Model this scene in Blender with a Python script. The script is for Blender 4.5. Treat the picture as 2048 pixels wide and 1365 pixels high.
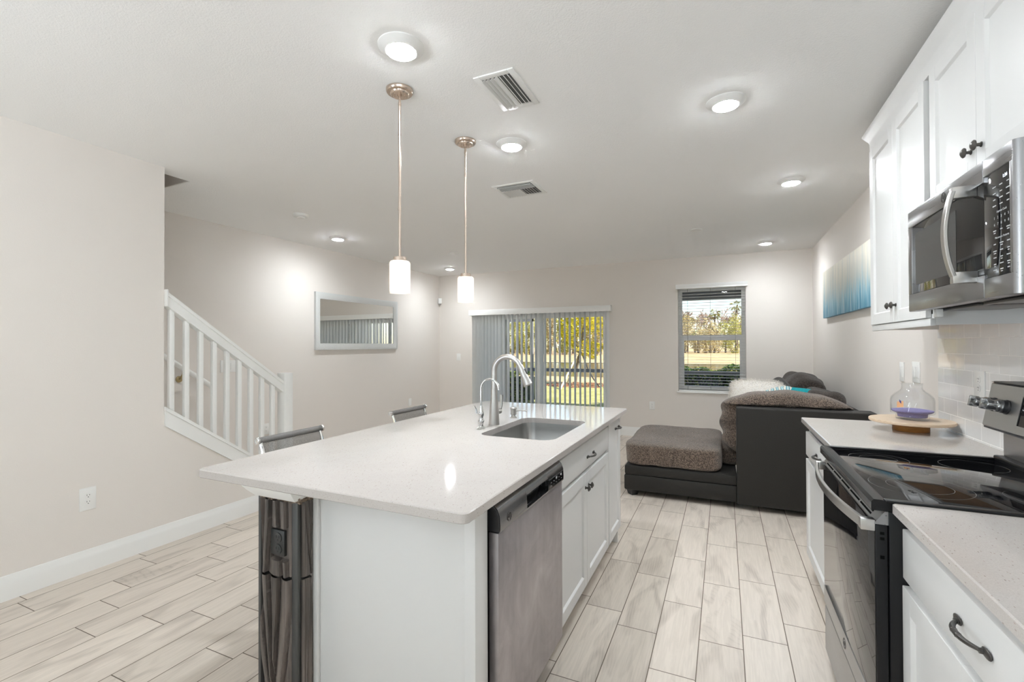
import bpy, bmesh, math, random
from mathutils import Vector, Matrix, noise
R = math.radians
random.seed(11)
S = bpy.context.scene
for o in list(bpy.data.objects):
    bpy.data.objects.remove(o)
C = S.collection

# ------------------------------------------------------------------ camera
F_PX = 934.75
YAW, PIT, ROL = 0.4259, 0.0089, -0.0036
CAM_H = 1.355
r0 = Vector((math.cos(YAW), math.sin(YAW), 0))
fw = Vector((-math.sin(YAW) * math.cos(PIT), math.cos(YAW) * math.cos(PIT), math.sin(PIT)))
up0 = Vector((math.sin(YAW) * math.sin(PIT), -math.cos(YAW) * math.sin(PIT), math.cos(PIT)))
rt = r0 * math.cos(ROL) + up0 * math.sin(ROL)
up = up0 * math.cos(ROL) - r0 * math.sin(ROL)
cd = bpy.data.cameras.new('camera')
cam = bpy.data.objects.new('camera', cd)
C.objects.link(cam)
mw = Matrix.Identity(4)
for i in range(3):
    mw[i][0], mw[i][1], mw[i][2] = rt[i], up[i], -fw[i]
mw[2][3] = CAM_H
cam.matrix_world = mw
cd.sensor_fit = 'HORIZONTAL'
cd.sensor_width = 36.0
cd.lens = F_PX / 2048 * 36.0
cd.clip_start = 0.03
cd.clip_end = 500
S.camera = cam

# ------------------------------------------------------------------ view, sky, sun
S.view_settings.view_transform = 'Standard'
S.view_settings.look = 'None'
S.view_settings.exposure = 1.06
S.view_settings.gamma = 1.0
S.view_settings.use_curve_mapping = False
LAMP = 288.0          # emission of the recessed lamp lenses
PEND = 0.6           # emission of the bulbs in the pendant lamps
world = bpy.data.worlds.new('sky')
S.world = world
world.use_nodes = True
wn = world.node_tree
sky = wn.nodes.new('ShaderNodeTexSky')
sky.sky_type = 'NISHITA'
sky.sun_disc = False
sky.sun_elevation = R(42)
sky.sun_rotation = R(110)
sky.air_density = 1.0
sky.dust_density = 0.6
bg = wn.nodes['Background']
bg.inputs['Strength'].default_value = 0.145
wn.links.new(sky.outputs[0], bg.inputs['Color'])
sd = bpy.data.lights.new('sun', 'SUN')
sd.energy = 5.2
sd.angle = R(0.6)
sd.color = (1.0, 0.94, 0.84)
sun = bpy.data.objects.new('sun', sd)
C.objects.link(sun)
sun.location = (9, -4, 12)
sun.rotation_euler = Vector((-0.75, 0.262, -0.60)).to_track_quat('-Z', 'Y').to_euler()
# added fill lights, aimed upward, at two made-up windows behind the camera
def added_fill_light(name, loc, aim, sx, sy, watts, spread):
    ad = bpy.data.lights.new(name, 'AREA')
    ad.shape = 'RECTANGLE'
    ad.size, ad.size_y = sx, sy
    ad.energy = watts
    ad.spread = R(spread)
    ad.color = (0.85, 0.93, 1.0)
    al = bpy.data.objects.new(name, ad)
    C.objects.link(al)
    al.location = loc
    al.rotation_euler = Vector(aim).to_track_quat('-Z', 'Z').to_euler()
added_fill_light('left_fill_light', (-3.75, -3.0, 0.80), (1, 1.1, 0.95), 4.4, 1.1, 110.0, 85)
added_fill_light('side_fill_light', (1.29, -3.0, 0.80), (-1, 1.1, 0.95), 4.4, 1.1, 62.0, 85)
S.cycles.caustics_reflective = False
S.cycles.caustics_refractive = False
S.cycles.max_bounces = 14
S.cycles.diffuse_bounces = 8
S.cycles.transparent_max_bounces = 24
S.cycles.sample_clamp_indirect = 3.0

# ------------------------------------------------------------------ materials
def mat(name, col, rough=0.5, metal=0.0, spec=0.5, **kw):
    m = bpy.data.materials.new(name)
    m.use_nodes = True
    b = m.node_tree.nodes['Principled BSDF']
    b.inputs['Base Color'].default_value = (col[0], col[1], col[2], 1)
    b.inputs['Roughness'].default_value = rough
    b.inputs['Metallic'].default_value = metal
    b.inputs['Specular IOR Level'].default_value = spec
    for k, v in kw.items():
        b.inputs[k.replace('_', ' ')].default_value = v
    return m

class N:
    """small node helper"""
    def __init__(s, m):
        s.t = m.node_tree
        s.b = s.t.nodes['Principled BSDF']
    def new(s, kind, **kw):
        n = s.t.nodes.new(kind)
        for k, v in kw.items():
            setattr(n, k, v)
        return n
    def link(s, a, b):
        s.t.links.new(a, b)
    def coord(s, out='Object', scale=(1, 1, 1), rot=(0, 0, 0), loc=(0, 0, 0)):
        tc = s.new('ShaderNodeTexCoord')
        mp = s.new('ShaderNodeMapping')
        mp.inputs['Scale'].default_value = scale
        mp.inputs['Rotation'].default_value = rot
        mp.inputs['Location'].default_value = loc
        s.link(tc.outputs[out], mp.inputs['Vector'])
        return mp.outputs['Vector']
    def noise(s, vec, scale, detail=3, rough=0.5, dist=0.0):
        n = s.new('ShaderNodeTexNoise')
        n.inputs['Scale'].default_value = scale
        n.inputs['Detail'].default_value = detail
        n.inputs['Roughness'].default_value = rough
        n.inputs['Distortion'].default_value = dist
        if vec is not None:
            s.link(vec, n.inputs['Vector'])
        return n.outputs['Fac']
    def ramp(s, fac, stops, interp='LINEAR'):
        r = s.new('ShaderNodeValToRGB')
        r.color_ramp.interpolation = interp
        e = r.color_ramp.elements
        while len(e) < len(stops):
            e.new(0.5)
        for el, (p, c) in zip(e, stops):
            el.position = p
            el.color = (c[0], c[1], c[2], 1) if hasattr(c, '__len__') else (c, c, c, 1)
        s.link(fac, r.inputs['Fac'])
        return r.outputs['Color']
    def mix(s, fac, a, b, mode='MIX'):
        n = s.new('ShaderNodeMix', data_type='RGBA', blend_type=mode)
        for sock, v in ((n.inputs[0], fac), (n.inputs[6], a), (n.inputs[7], b)):
            if hasattr(v, 'is_linked'):
                s.link(v, sock)
            elif hasattr(v, '__len__'):
                sock.default_value = (v[0], v[1], v[2], 1)
            else:
                sock.default_value = v
        return n.outputs[2]
    def math(s, op, a, b=None):
        n = s.new('ShaderNodeMath', operation=op)
        for i, v in enumerate((a, b)):
            if v is None:
                continue
            if hasattr(v, 'is_linked'):
                s.link(v, n.inputs[i])
            else:
                n.inputs[i].default_value = v
        return n.outputs[0]
    def bump(s, h, strength=0.3, dist=0.01):
        n = s.new('ShaderNodeBump')
        n.inputs['Strength'].default_value = strength
        n.inputs['Distance'].default_value = dist
        s.link(h, n.inputs['Height'])
        s.link(n.outputs[0], s.b.inputs['Normal'])
    def color(s, c):
        s.link(c, s.b.inputs['Base Color'])
    def rough(s, c):
        s.link(c, s.b.inputs['Roughness'])

M = {}
def paint(name, col, rough, bs, bscale):
    m = mat(name, col, rough, spec=0.35)
    n = N(m)
    v = n.coord()
    h = n.noise(v, bscale, 3, 0.6)
    n.bump(h, bs, 0.004)
    return m
M['wall'] = paint('wall_paint_greige', (0.775, 0.732, 0.687), 0.65, 0.12, 160)
M['ceiling'] = paint('ceiling_paint_white', (0.95, 0.95, 0.94), 0.8, 0.45, 150)
M['white'] = paint('white_trim_paint', (0.86, 0.86, 0.84), 0.38, 0.02, 40)
M['cab'] = mat('white_cabinet_paint', (0.75, 0.75, 0.74), 0.38, spec=0.35)
M['vinyl'] = mat('white_vinyl_frame', (0.93, 0.93, 0.92), 0.35)
M['plastic'] = mat('white_plastic', (0.84, 0.84, 0.82), 0.35)
M['plastic_grey'] = mat('grey_plastic', (0.35, 0.35, 0.35), 0.4)
M['vane'] = mat('white_vinyl_vane', (0.93, 0.94, 0.94), 0.45)
# translucent vinyl: let some daylight through
n = N(M['vane'])
tr = n.new('ShaderNodeBsdfTranslucent'); tr.inputs['Color'].default_value = (0.94, 0.95, 0.95, 1)
mx = n.new('ShaderNodeMixShader'); mx.inputs[0].default_value = 0.45
n.link(n.b.outputs[0], mx.inputs[1]); n.link(tr.outputs[0], mx.inputs[2])
n.link(mx.outputs[0], n.t.nodes['Material Output'].inputs['Surface'])
M['black'] = mat('black_plastic', (0.02, 0.02, 0.022), 0.35)
M['black_enamel'] = mat('black_enamel', (0.010, 0.010, 0.011), 0.32, spec=0.25)
M['void'] = mat('black_hole', (0.003, 0.003, 0.003), 0.9, spec=0.1)
M['slot'] = mat('dark_slot', (0.03, 0.03, 0.03), 0.6)
M['black_glass'] = mat('black_ceramic_glass', (0.006, 0.006, 0.007), 0.03, spec=0.45)
M['ring'] = mat('grey_burner_print', (0.22, 0.22, 0.22), 0.25)
M['printed'] = mat('pale_printed_marks', (0.50, 0.51, 0.52), 0.5)
M['display'] = mat('lit_display_digits', (0.8, 0.85, 0.9), 0.5)
M['display'].node_tree.nodes['Principled BSDF'].inputs['Emission Color'].default_value = (0.8, 0.87, 1, 1)
M['display'].node_tree.nodes['Principled BSDF'].inputs['Emission Strength'].default_value = 1.2
M['pewter'] = mat('dark_pewter', (0.10, 0.095, 0.09), 0.32, 0.85)
M['chrome'] = mat('polished_chrome', (0.82, 0.83, 0.84), 0.06, 1.0)
M['nickel'] = mat('brushed_nickel', (0.60, 0.59, 0.575), 0.28, 1.0)
M['bronze'] = mat('satin_bronze_nickel', (0.60, 0.50, 0.42), 0.26, 1.0)
M['brass'] = mat('aged_brass', (0.42, 0.33, 0.18), 0.35, 1.0)
M['mirror'] = mat('mirror_glass', (0.92, 0.93, 0.92), 0.01, 1.0)
M['slat'] = mat('white_blind_slat', (0.74, 0.75, 0.76), 0.5)
M['cord'] = mat('grey_blind_cord', (0.22, 0.21, 0.20), 0.7)
M['duct'] = mat('grey_duct', (0.20, 0.20, 0.195), 0.7)
M['rubber'] = mat('black_rubber', (0.02, 0.02, 0.02), 0.7)

def brushed(name, col, rough, axis, streak=0.06):
    m = mat(name, col, rough, 1.0)
    n = N(m)
    sc = [130, 130, 130]
    sc[axis] = 3
    v = n.coord(scale=sc)
    f = n.noise(v, 1.0, 2, 0.6)
    n.rough(n.ramp(f, [(0.3, rough - streak), (0.7, rough + streak)]))
    n.bump(f, 0.008, 0.001)
    return m
M['steel_y'] = brushed('brushed_steel', (0.50, 0.50, 0.50), 0.38, 1, .015)
M['steel_mw'] = brushed('grey_brushed_steel', (0.33, 0.33, 0.335), 0.30, 1, .03)
M['steel_dark'] = brushed('dark_brushed_steel', (0.21, 0.21, 0.215), 0.26, 1, .02)
M['sink'] = brushed('sink_steel', (0.44, 0.44, 0.43), 0.34, 2, .02)

# smudged steel on the dishwasher door
m = mat('smudged_steel', (0.46, 0.44, 0.45), 0.38, 0.75)
n = N(m)
v = n.coord(scale=(1, 1, 1))
f1 = n.noise(v, 5.5, 5, 0.62, 0.8)
v2 = n.coord(scale=(9, 9, 1.3))
f2 = n.noise(v2, 2.0, 4, 0.6)
n.color(n.mix(0.35, n.ramp(f1, [(0.3, (0.37, 0.34, 0.35)), (0.5, (0.47, 0.435, 0.445)), (0.72, (0.56, 0.54, 0.545))]),
              n.ramp(f2, [(0.3, (0.36, 0.34, 0.34)), (0.7, (0.56, 0.53, 0.54))])))
n.rough(n.ramp(f1, [(0.3, 0.48), (0.7, 0.34)]))
M['dw_steel'] = m

# quartz counter with small flecks
def quartz(name, base):
    m = mat(name, base, 0.065, spec=0.5)
    n = N(m)
    v = n.coord(scale=(1, 1, 1))
    vo = n.new('ShaderNodeTexVoronoi'); vo.inputs['Scale'].default_value = 165
    vo.inputs['Randomness'].default_value = 1.0
    mp = n.coord(scale=(1.0, 0.36, 1.0), rot=(0, 0, 0.5))
    n.link(mp, vo.inputs['Vector'])
    d = n.ramp(vo.outputs['Distance'], [(0.13, 0.85), (0.22, 0.0)])
    sep = n.new('ShaderNodeSeparateColor')
    n.link(vo.outputs['Color'], sep.inputs[0])
    pick = n.math('GREATER_THAN', sep.outputs[0], 0.50)
    fleck = n.math('MULTIPLY', d, pick)
    tone = n.ramp(sep.outputs[1], [(0.0, (0.20, 0.17, 0.14)), (0.6, (0.45, 0.37, 0.33)), (1.0, (0.36, 0.31, 0.28))])
    f = n.noise(v, 9, 3, 0.6)
    c0 = n.ramp(f, [(0.3, [x * 0.965 for x in base]), (0.7, base)])
    f3 = n.noise(v, 420, 1, 0.5)
    c1 = n.mix(0.10, c0, n.ramp(f3, [(0.35, (0.45, 0.40, 0.37)), (0.65, (0.9, 0.87, 0.84))]))
    n.color(n.mix(fleck, c1, tone))
    return m
M['quartz'] = quartz('speckled_quartz', (0.53, 0.497, 0.472))

# floor tile
m = mat('wood_look_tile', (0.5, 0.45, 0.4), 0.34, spec=0.4)
n = N(m)
tc = n.new('ShaderNodeTexCoord')
mp = n.new('ShaderNodeMapping'); mp.inputs['Scale'].default_value = (1, 1, 1)
n.link(tc.outputs['UV'], mp.inputs['Vector'])
big = n.new('ShaderNodeMapping'); big.inputs['Scale'].default_value = (9.0, 2.1, 1)
n.link(tc.outputs['UV'], big.inputs['Vector'])
cloud = n.noise(big.outputs[0], 1.0, 2, 0.5, 1.2)
grn = n.new('ShaderNodeMapping'); grn.inputs['Scale'].default_value = (55, 3.2, 1)
n.link(tc.outputs['UV'], grn.inputs['Vector'])
grain = n.noise(grn.outputs[0], 1.0, 4, 0.6, 1.6)
wv = n.new('ShaderNodeTexWave', wave_type='RINGS', rings_direction='SPHERICAL')
wmp = n.new('ShaderNodeMapping'); wmp.inputs['Scale'].default_value = (11, 3.4, 1)
n.link(tc.outputs['UV'], wmp.inputs['Vector'])
n.link(wmp.outputs[0], wv.inputs['Vector'])
wv.inputs['Scale'].default_value = 2.2; wv.inputs['Distortion'].default_value = 7.0
wv.inputs['Detail'].default_value = 2.0; wv.inputs['Detail Scale'].default_value = 0.6
at = n.new('ShaderNodeVertexColor', layer_name='tone')
base = n.ramp(at.outputs['Color'], [(0.0, (0.67, 0.60, 0.525)), (0.5, (0.715, 0.642, 0.562)), (1.0, (0.755, 0.68, 0.598))])
knot = n.ramp(cloud, [(0.50, 0.0), (0.72, 1.0)])
dark = n.mix(n.math('MULTIPLY', knot, 0.55), base, (0.42, 0.365, 0.315))
c2 = n.mix(n.math('MULTIPLY', n.ramp(grain, [(0.42, 1.0), (0.6, 0.0)]), 0.16), dark, (0.36, 0.31, 0.265))
ringm = n.math('MULTIPLY', n.math('MULTIPLY', n.ramp(wv.outputs['Color'], [(0.05, 1.0), (0.3, 0.0)]), knot), 0.30)
n.color(n.mix(ringm, c2, (0.30, 0.255, 0.215)))
n.bump(grain, 0.05, 0.001)
M['tile'] = m
M['grout'] = mat('brown_grout', (0.16, 0.125, 0.095), 0.8)

# backsplash of glossy subway tile (on a wall that runs along y)
m = mat('grey_subway_tile', (0.58, 0.575, 0.56), 0.06, spec=0.5)
n = N(m)
tc = n.new('ShaderNodeTexCoord')
sx = n.new('ShaderNodeSeparateXYZ'); n.link(tc.outputs['Object'], sx.inputs[0])
cx = n.new('ShaderNodeCombineXYZ')
n.link(n.math('SUBTRACT', 3.126, sx.outputs['Y']), cx.inputs[0])
n.link(n.math('SUBTRACT', sx.outputs['Z'], 0.923), cx.inputs[1])
br = n.new('ShaderNodeTexBrick', offset=0.5, offset_frequency=2)
br.inputs['Scale'].default_value = 1.0
br.inputs['Brick Width'].default_value = 0.1535
br.inputs['Row Height'].default_value = 0.0764
br.inputs['Mortar Size'].default_value = 0.0018
br.inputs['Mortar Smooth'].default_value = 0.2
br.inputs['Color1'].default_value = (0.79, 0.785, 0.77, 1)
br.inputs['Color2'].default_value = (0.85, 0.845, 0.83, 1)
br.inputs['Mortar'].default_value = (0.92, 0.91, 0.89, 1)
n.link(cx.outputs[0], br.inputs['Vector'])
n.color(br.outputs['Color'])
wob = n.noise(n.coord(scale=(1, 1, 1)), 16, 2, 0.5)
hh = n.math('ADD', n.math('MULTIPLY', br.outputs['Fac'], -0.6), n.math('MULTIPLY', wob, 0.55))
n.bump(hh, 0.30, 0.004)
n.rough(n.ramp(br.outputs['Fac'], [(0.0, 0.05), (1.0, 0.7)]))
M['backsplash'] = m

# glass that lets light through
def pane(name, tint):
    m = bpy.data.materials.new(name)
    m.use_nodes = True
    t = m.node_tree
    t.nodes.remove(t.nodes['Principled BSDF'])
    tr = t.nodes.new('ShaderNodeBsdfTransparent'); tr.inputs[0].default_value = (*tint, 1)
    gl = t.nodes.new('ShaderNodeBsdfGlossy'); gl.inputs['Roughness'].default_value = 0.0
    fr = t.nodes.new('ShaderNodeFresnel'); fr.inputs[0].default_value = 1.45
    mx = t.nodes.new('ShaderNodeMixShader')
    t.links.new(fr.outputs[0], mx.inputs[0]); t.links.new(tr.outputs[0], mx.inputs[1]); t.links.new(gl.outputs[0], mx.inputs[2])
    t.links.new(mx.outputs[0], t.nodes['Material Output'].inputs[0])
    return m
M['glass'] = pane('window_glass', (0.96, 0.97, 0.97))
M['vase'] = pane('clear_vase_glass', (0.972, 0.977, 0.98))
t = M['vase'].node_tree
lw = t.nodes.new('ShaderNodeLayerWeight'); lw.inputs['Blend'].default_value = 0.5
pw = t.nodes.new('ShaderNodeMath'); pw.operation = 'POWER'; pw.inputs[1].default_value = 4.5
ad_ = t.nodes.new('ShaderNodeMath'); ad_.operation = 'MULTIPLY_ADD'; ad_.inputs[1].default_value = 0.38; ad_.inputs[2].default_value = 0.035
t.links.new(lw.outputs['Facing'], pw.inputs[0]); t.links.new(pw.outputs[0], ad_.inputs[0])
t.links.new(ad_.outputs[0], [n_ for n_ in t.nodes if n_.type == 'MIX_SHADER'][0].inputs[0])
m = mat('smoky_acrylic', (0.34, 0.34, 0.34), 0.12, 0.8)
M['acrylic'] = m

# fleece, leather, pillows
def cloth(name, c1, c2, scale, bstr, sheen=0.3, rough=0.9):
    m = mat(name, c1, rough, spec=0.15)
    m.node_tree.nodes['Principled BSDF'].inputs['Sheen Weight'].default_value = sheen
    n = N(m)
    v = n.coord()
    f = n.noise(v, scale, 3, 0.65)
    g2 = n.noise(v, 5, 2, 0.5)
    n.color(n.mix(n.math('MULTIPLY', g2, 0.5), n.ramp(f, [(0.40, c1), (0.62, c2)]), c1))
    n.bump(f, bstr, 0.012)
    return m
M['fleece'] = cloth('brown_fleece', (0.05, 0.036, 0.027), (0.36, 0.27, 0.21), 130, 1.0, 0.35)
M['leather'] = cloth('charcoal_faux_leather', (0.025, 0.0235, 0.0215), (0.036, 0.034, 0.031), 260, 0.12, 0.05, 0.5)
M['velvet'] = cloth('grey_brown_velvet', (0.030, 0.024, 0.021), (0.085, 0.068, 0.057), 90, 0.5, 0.15)
M['fur'] = cloth('ivory_faux_fur', (0.84, 0.79, 0.72), (0.94, 0.92, 0.88), 90, 0.6, 0.4)
M['grey_satin'] = cloth('grey_satin', (0.10, 0.095, 0.09), (0.16, 0.15, 0.14), 40, 0.2, 0.3, 0.5)
M['teal'] = cloth('teal_cotton', (0.0, 0.27, 0.31), (0.01, 0.36, 0.40), 120, 0.2, 0.2)
m = mat('blue_and_ivory_stripes', (0.8, 0.78, 0.7), 0.85)
n = N(m)
wv = n.new('ShaderNodeTexWave', wave_type='BANDS', bands_direction='X', wave_profile='SIN')
wv.inputs['Scale'].default_value = 9.0; wv.inputs['Distortion'].default_value = 2.5; wv.inputs['Detail Scale'].default_value = 1.2
n.link(n.coord('Object', rot=(0, 0.5, 0.3)), wv.inputs['Vector'])
n.color(n.ramp(wv.outputs['Color'], [(0.35, (0.80, 0.76, 0.66)), (0.5, (0.05, 0.28, 0.40)), (0.75, (0.04, 0.33, 0.42)), (0.9, (0.55, 0.72, 0.72))]))
M['stripe'] = m

# mesh of the bar chairs: a fine woven net
m = bpy.data.materials.new('grey_woven_net')
m.use_nodes = True
t = m.node_tree
nn = N(m)
nn.b.inputs['Base Color'].default_value = (0.17, 0.165, 0.16, 1)
nn.b.inputs['Roughness'].default_value = 0.6
net = nn.noise(nn.coord('Object'), 900, 1, 0.5)
tr = nn.new('ShaderNodeBsdfTransparent')
mx = nn.new('ShaderNodeMixShader')
nn.link(nn.ramp(net, [(0.35, 0.12), (0.65, 0.55)]), mx.inputs[0])
nn.link(nn.b.outputs[0], mx.inputs[1]); nn.link(tr.outputs[0], mx.inputs[2])
nn.link(mx.outputs[0], t.nodes['Material Output'].inputs[0])
M['net'] = m
M['chair_band'] = mat('dark_band_of_chair_back', (0.05, 0.05, 0.05), 0.5)

# driftwood-like carved panel
m = mat('grey_brown_carved_wood', (0.2, 0.18, 0.16), 0.36, spec=0.45)
n = N(m)
v = n.coord(scale=(130, 130, 4))
f = n.noise(v, 1.0, 4, 0.65, 0.6)
v2 = n.coord(scale=(14, 14, 1.5))
f2 = n.noise(v2, 1.0, 3, 0.5)
n.color(n.mix(0.45, n.ramp(f, [(0.32, (0.040, 0.033, 0.029)), (0.62, (0.165, 0.135, 0.118))]), n.ramp(f2, [(0.38, (0.030, 0.029, 0.028)), (0.64, (0.235, 0.20, 0.178))])))
n.bump(f, 0.35, 0.003)
M['carved'] = m
m = mat('raw_torn_wood', (0.22, 0.16, 0.11), 0.8)
n = N(m)
f = n.noise(n.coord(), 120, 4, 0.7)
n.color(n.ramp(f, [(0.35, (0.10, 0.07, 0.05)), (0.6, (0.30, 0.23, 0.17)), (0.75, (0.6, 0.53, 0.45))]))
M['torn'] = m
M['dark_trim'] = mat('dark_grey_painted_trim', (0.055, 0.055, 0.053), 0.45)

# painting
m = mat('abstract_painted_canvas', (0.6, 0.6, 0.55), 0.55)
n = N(m)
tc = n.new('ShaderNodeTexCoord')
sx = n.new('ShaderNodeSeparateXYZ'); n.link(tc.outputs['Object'], sx.inputs[0])
v = n.coord(scale=(1, 42, 1.1)); s1 = n.noise(v, 1.0, 4, 0.7)
v = n.coord(scale=(1, 15, 0.8), loc=(0, 3, 0)); s2 = n.noise(v, 1.0, 3, 0.6)
v = n.coord(scale=(1, 90, 2.0), loc=(0, 7, 0)); s3 = n.noise(v, 1.0, 2, 0.6)
h = n.math('DIVIDE', n.math('SUBTRACT', sx.outputs['Z'], 1.64), 0.507)
hh = n.math('ADD', h, n.math('MULTIPLY', n.math('SUBTRACT', s1, 0.5), 2.0))
hh = n.math('ADD', hh, n.math('MULTIPLY', n.math('SUBTRACT', s2, 0.5), 0.9))
col = n.ramp(hh, [(0.0, (0.06, 0.24, 0.37)), (0.16, (0.10, 0.32, 0.44)), (0.30, (0.30, 0.50, 0.58)), (0.40, (0.36, 0.44, 0.45)), (0.52, (0.50, 0.52, 0.48)), (0.78, (0.60, 0.585, 0.52)), (1.0, (0.74, 0.69, 0.58))])
n.color(n.mix(n.math('MULTIPLY', n.ramp(s3, [(0.5, 0.0), (0.72, 1.0)]), n.ramp(h, [(0.2, 0.75), (0.75, 0.12)])), col, (0.60, 0.76, 0.80)))
n.bump(s1, 0.15, 0.003)
M['painting'] = m
m = mat('blue_canvas_edge', (0.08, 0.22, 0.33), 0.6)
M['canvas_edge'] = m

# wood of the cake stand
def wood(name, a, b, sc, rough=0.35):
    m = mat(name, a, rough)
    n = N(m)
    f = n.noise(n.coord(scale=sc), 1.0, 4, 0.6, 0.8)
    n.color(n.ramp(f, [(0.3, a), (0.7, b)]))
    return m
M['beech'] = wood('pale_beech', (0.58, 0.43, 0.29), (0.70, 0.56, 0.41), (4, 60, 60))
M['cherry'] = wood('amber_wood', (0.30, 0.13, 0.035), (0.42, 0.20, 0.06), (4, 60, 60))
M['plywood'] = wood('raw_plywood', (0.45, 0.28, 0.14), (0.55, 0.36, 0.20), (60, 4, 60), 0.6)
m = mat('purple_sand', (0.10, 0.09, 0.26), 0.9)
n = N(m)
f = n.noise(n.coord(), 600, 2, 0.7)
n.color(n.ramp(f, [(0.35, (0.15, 0.13, 0.34)), (0.65, (0.38, 0.35, 0.62))]))
n.bump(f, 0.5, 0.003)
M['sand'] = m
M['sticker_orange'] = mat('orange_paper', (0.75, 0.42, 0.22), 0.6)
M['sticker_blue'] = mat('dark_blue_print', (0.06, 0.07, 0.25), 0.6)

# lamps
def emit(name, col, strength):
    m = mat(name, (0.9, 0.9, 0.9), 0.5)
    b = m.node_tree.nodes['Principled BSDF']
    b.inputs['Emission Color'].default_value = (*col, 1)
    b.inputs['Emission Strength'].default_value = strength
    return m
M['lens'] = emit('lit_lamp_lens', (0.91, 0.958, 1.0), LAMP)
# the lens throws most of its light downwards, as a lamp with a baffle does
n = N(M['lens'])
ge = n.new('ShaderNodeNewGeometry')
vm = n.new('ShaderNodeVectorMath', operation='DOT_PRODUCT')
n.link(ge.outputs['Normal'], vm.inputs[0]); n.link(ge.outputs['Incoming'], vm.inputs[1])
n.link(n.math('MULTIPLY', n.math('ABSOLUTE', vm.outputs['Value']), LAMP), n.b.inputs['Emission Strength'])
M['bulb'] = emit('lit_bulb', (1.0, 0.90, 0.78), PEND * 12)
m = bpy.data.materials.new('opal_glass_shade')
m.use_nodes = True
nn = N(m)
nn.b.inputs['Base Color'].default_value = (0.90, 0.87, 0.83, 1)
nn.b.inputs['Roughness'].default_value = 0.25
tl = nn.new('ShaderNodeBsdfTranslucent'); tl.inputs[0].default_value = (0.95, 0.91, 0.86, 1)
mx = nn.new('ShaderNodeMixShader'); mx.inputs[0].default_value = 0.55
nn.link(nn.b.outputs[0], mx.inputs[1]); nn.link(tl.outputs[0], mx.inputs[2])
nn.link(mx.outputs[0], m.node_tree.nodes['Material Output'].inputs[0])
M['opal'] = m

# mirror frame: fine ribbed silver-white
m = mat('ribbed_silver_white_frame', (0.70, 0.71, 0.70), 0.4, 0.1)
n = N(m)
wv = n.new('ShaderNodeTexWave', wave_type='BANDS', bands_direction='DIAGONAL'); wv.inputs['Scale'].default_value = 34; wv.inputs['Distortion'].default_value = 1.5
n.link(n.coord(), wv.inputs['Vector'])
n.color(n.ramp(wv.outputs['Color'], [(0.2, (0.56, 0.57, 0.56)), (0.8, (0.80, 0.81, 0.80))]))
n.bump(wv.outputs['Fac'], 0.4, 0.006)
M['mirror_frame'] = m

# outdoors
def ground(name, stops, scale, rough=0.95):
    m = mat(name, (0.3, 0.3, 0.1), rough, spec=0.1)
    n = N(m)
    f = n.noise(n.coord(scale=(1, 1, 1)), scale, 6, 0.7)
    n.color(n.ramp(f, stops))
    return m
M['lawn'] = ground('yellow_green_grass', [(0.3, (0.28, 0.29, 0.09)), (0.5, (0.42, 0.40, 0.15)), (0.7, (0.54, 0.49, 0.25))], 3.0)
M['dry'] = ground('dry_straw_grass', [(0.3, (0.40, 0.28, 0.13)), (0.5, (0.56, 0.41, 0.22)), (0.7, (0.66, 0.52, 0.31))], 0.35)
M['mulch'] = ground('brown_mulch', [(0.3, (0.16, 0.07, 0.04)), (0.7, (0.36, 0.19, 0.11))], 14)
M['concrete'] = ground('grey_concrete', [(0.3, (0.62, 0.61, 0.58)), (0.7, (0.72, 0.70, 0.67))], 4)
M['stucco'] = paint('beige_stucco', (0.50, 0.45, 0.38), 0.9, 0.4, 60)
m = mat('still_pond_water', (0.16, 0.13, 0.06), 0.06, spec=0.5)
n = N(m)
n.bump(n.noise(n.coord(scale=(0.4, 2.0, 1)), 2.0, 3, 0.6), 0.05, 0.05)
M['water'] = m
M['alum'] = mat('grey_painted_aluminium', (0.20, 0.205, 0.22), 0.5)
M['soffit'] = mat('brown_soffit', (0.10, 0.085, 0.065), 0.7)
def leaf(name, stops, trans=0.35):
    m = mat(name, stops[0][1], 0.55, spec=0.3)
    n = N(m)
    ge = n.new('ShaderNodeNewGeometry')
    c = n.ramp(ge.outputs['Random Per Island'], stops)
    n.color(c)
    tl = n.new('ShaderNodeBsdfTranslucent')
    n.link(c, tl.inputs[0])
    mx = n.new('ShaderNodeMixShader'); mx.inputs[0].default_value = trans
    n.link(n.b.outputs[0], mx.inputs[1]); n.link(tl.outputs[0], mx.inputs[2])
    n.link(mx.outputs[0], n.t.nodes['Material Output'].inputs[0])
    return m
M['leaf_yellow'] = leaf('yellow_leaves', [(0.0, (0.28, 0.30, 0.02)), (0.4, (0.58, 0.50, 0.02)), (1.0, (0.78, 0.64, 0.04))], 0.5)
M['leaf_hedge'] = leaf('glossy_hedge_leaves', [(0.0, (0.03, 0.09, 0.02)), (0.6, (0.09, 0.19, 0.03)), (0.85, (0.30, 0.36, 0.06)), (1.0, (0.5, 0.42, 0.18))])
M['leaf_olive'] = leaf('olive_leaves', [(0.0, (0.24, 0.25, 0.05)), (0.5, (0.50, 0.48, 0.11)), (1.0, (0.72, 0.66, 0.22))])
M['leaf_straw'] = leaf('straw_leaves', [(0.0, (0.36, 0.28, 0.17)), (0.5, (0.58, 0.48, 0.27)), (1.0, (0.68, 0.60, 0.30))])
M['leaf_palm'] = leaf('palm_fronds', [(0.0, (0.10, 0.13, 0.03)), (0.5, (0.26, 0.27, 0.06)), (1.0, (0.50, 0.38, 0.14))])
M['twig'] = leaf('grey_brown_twigs', [(0.0, (0.30, 0.21, 0.17)), (1.0, (0.52, 0.41, 0.34))], 0.05)
M['bark'] = ground('grey_bark', [(0.3, (0.09, 0.07, 0.05)), (0.7, (0.22, 0.17, 0.13))], 20)
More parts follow.
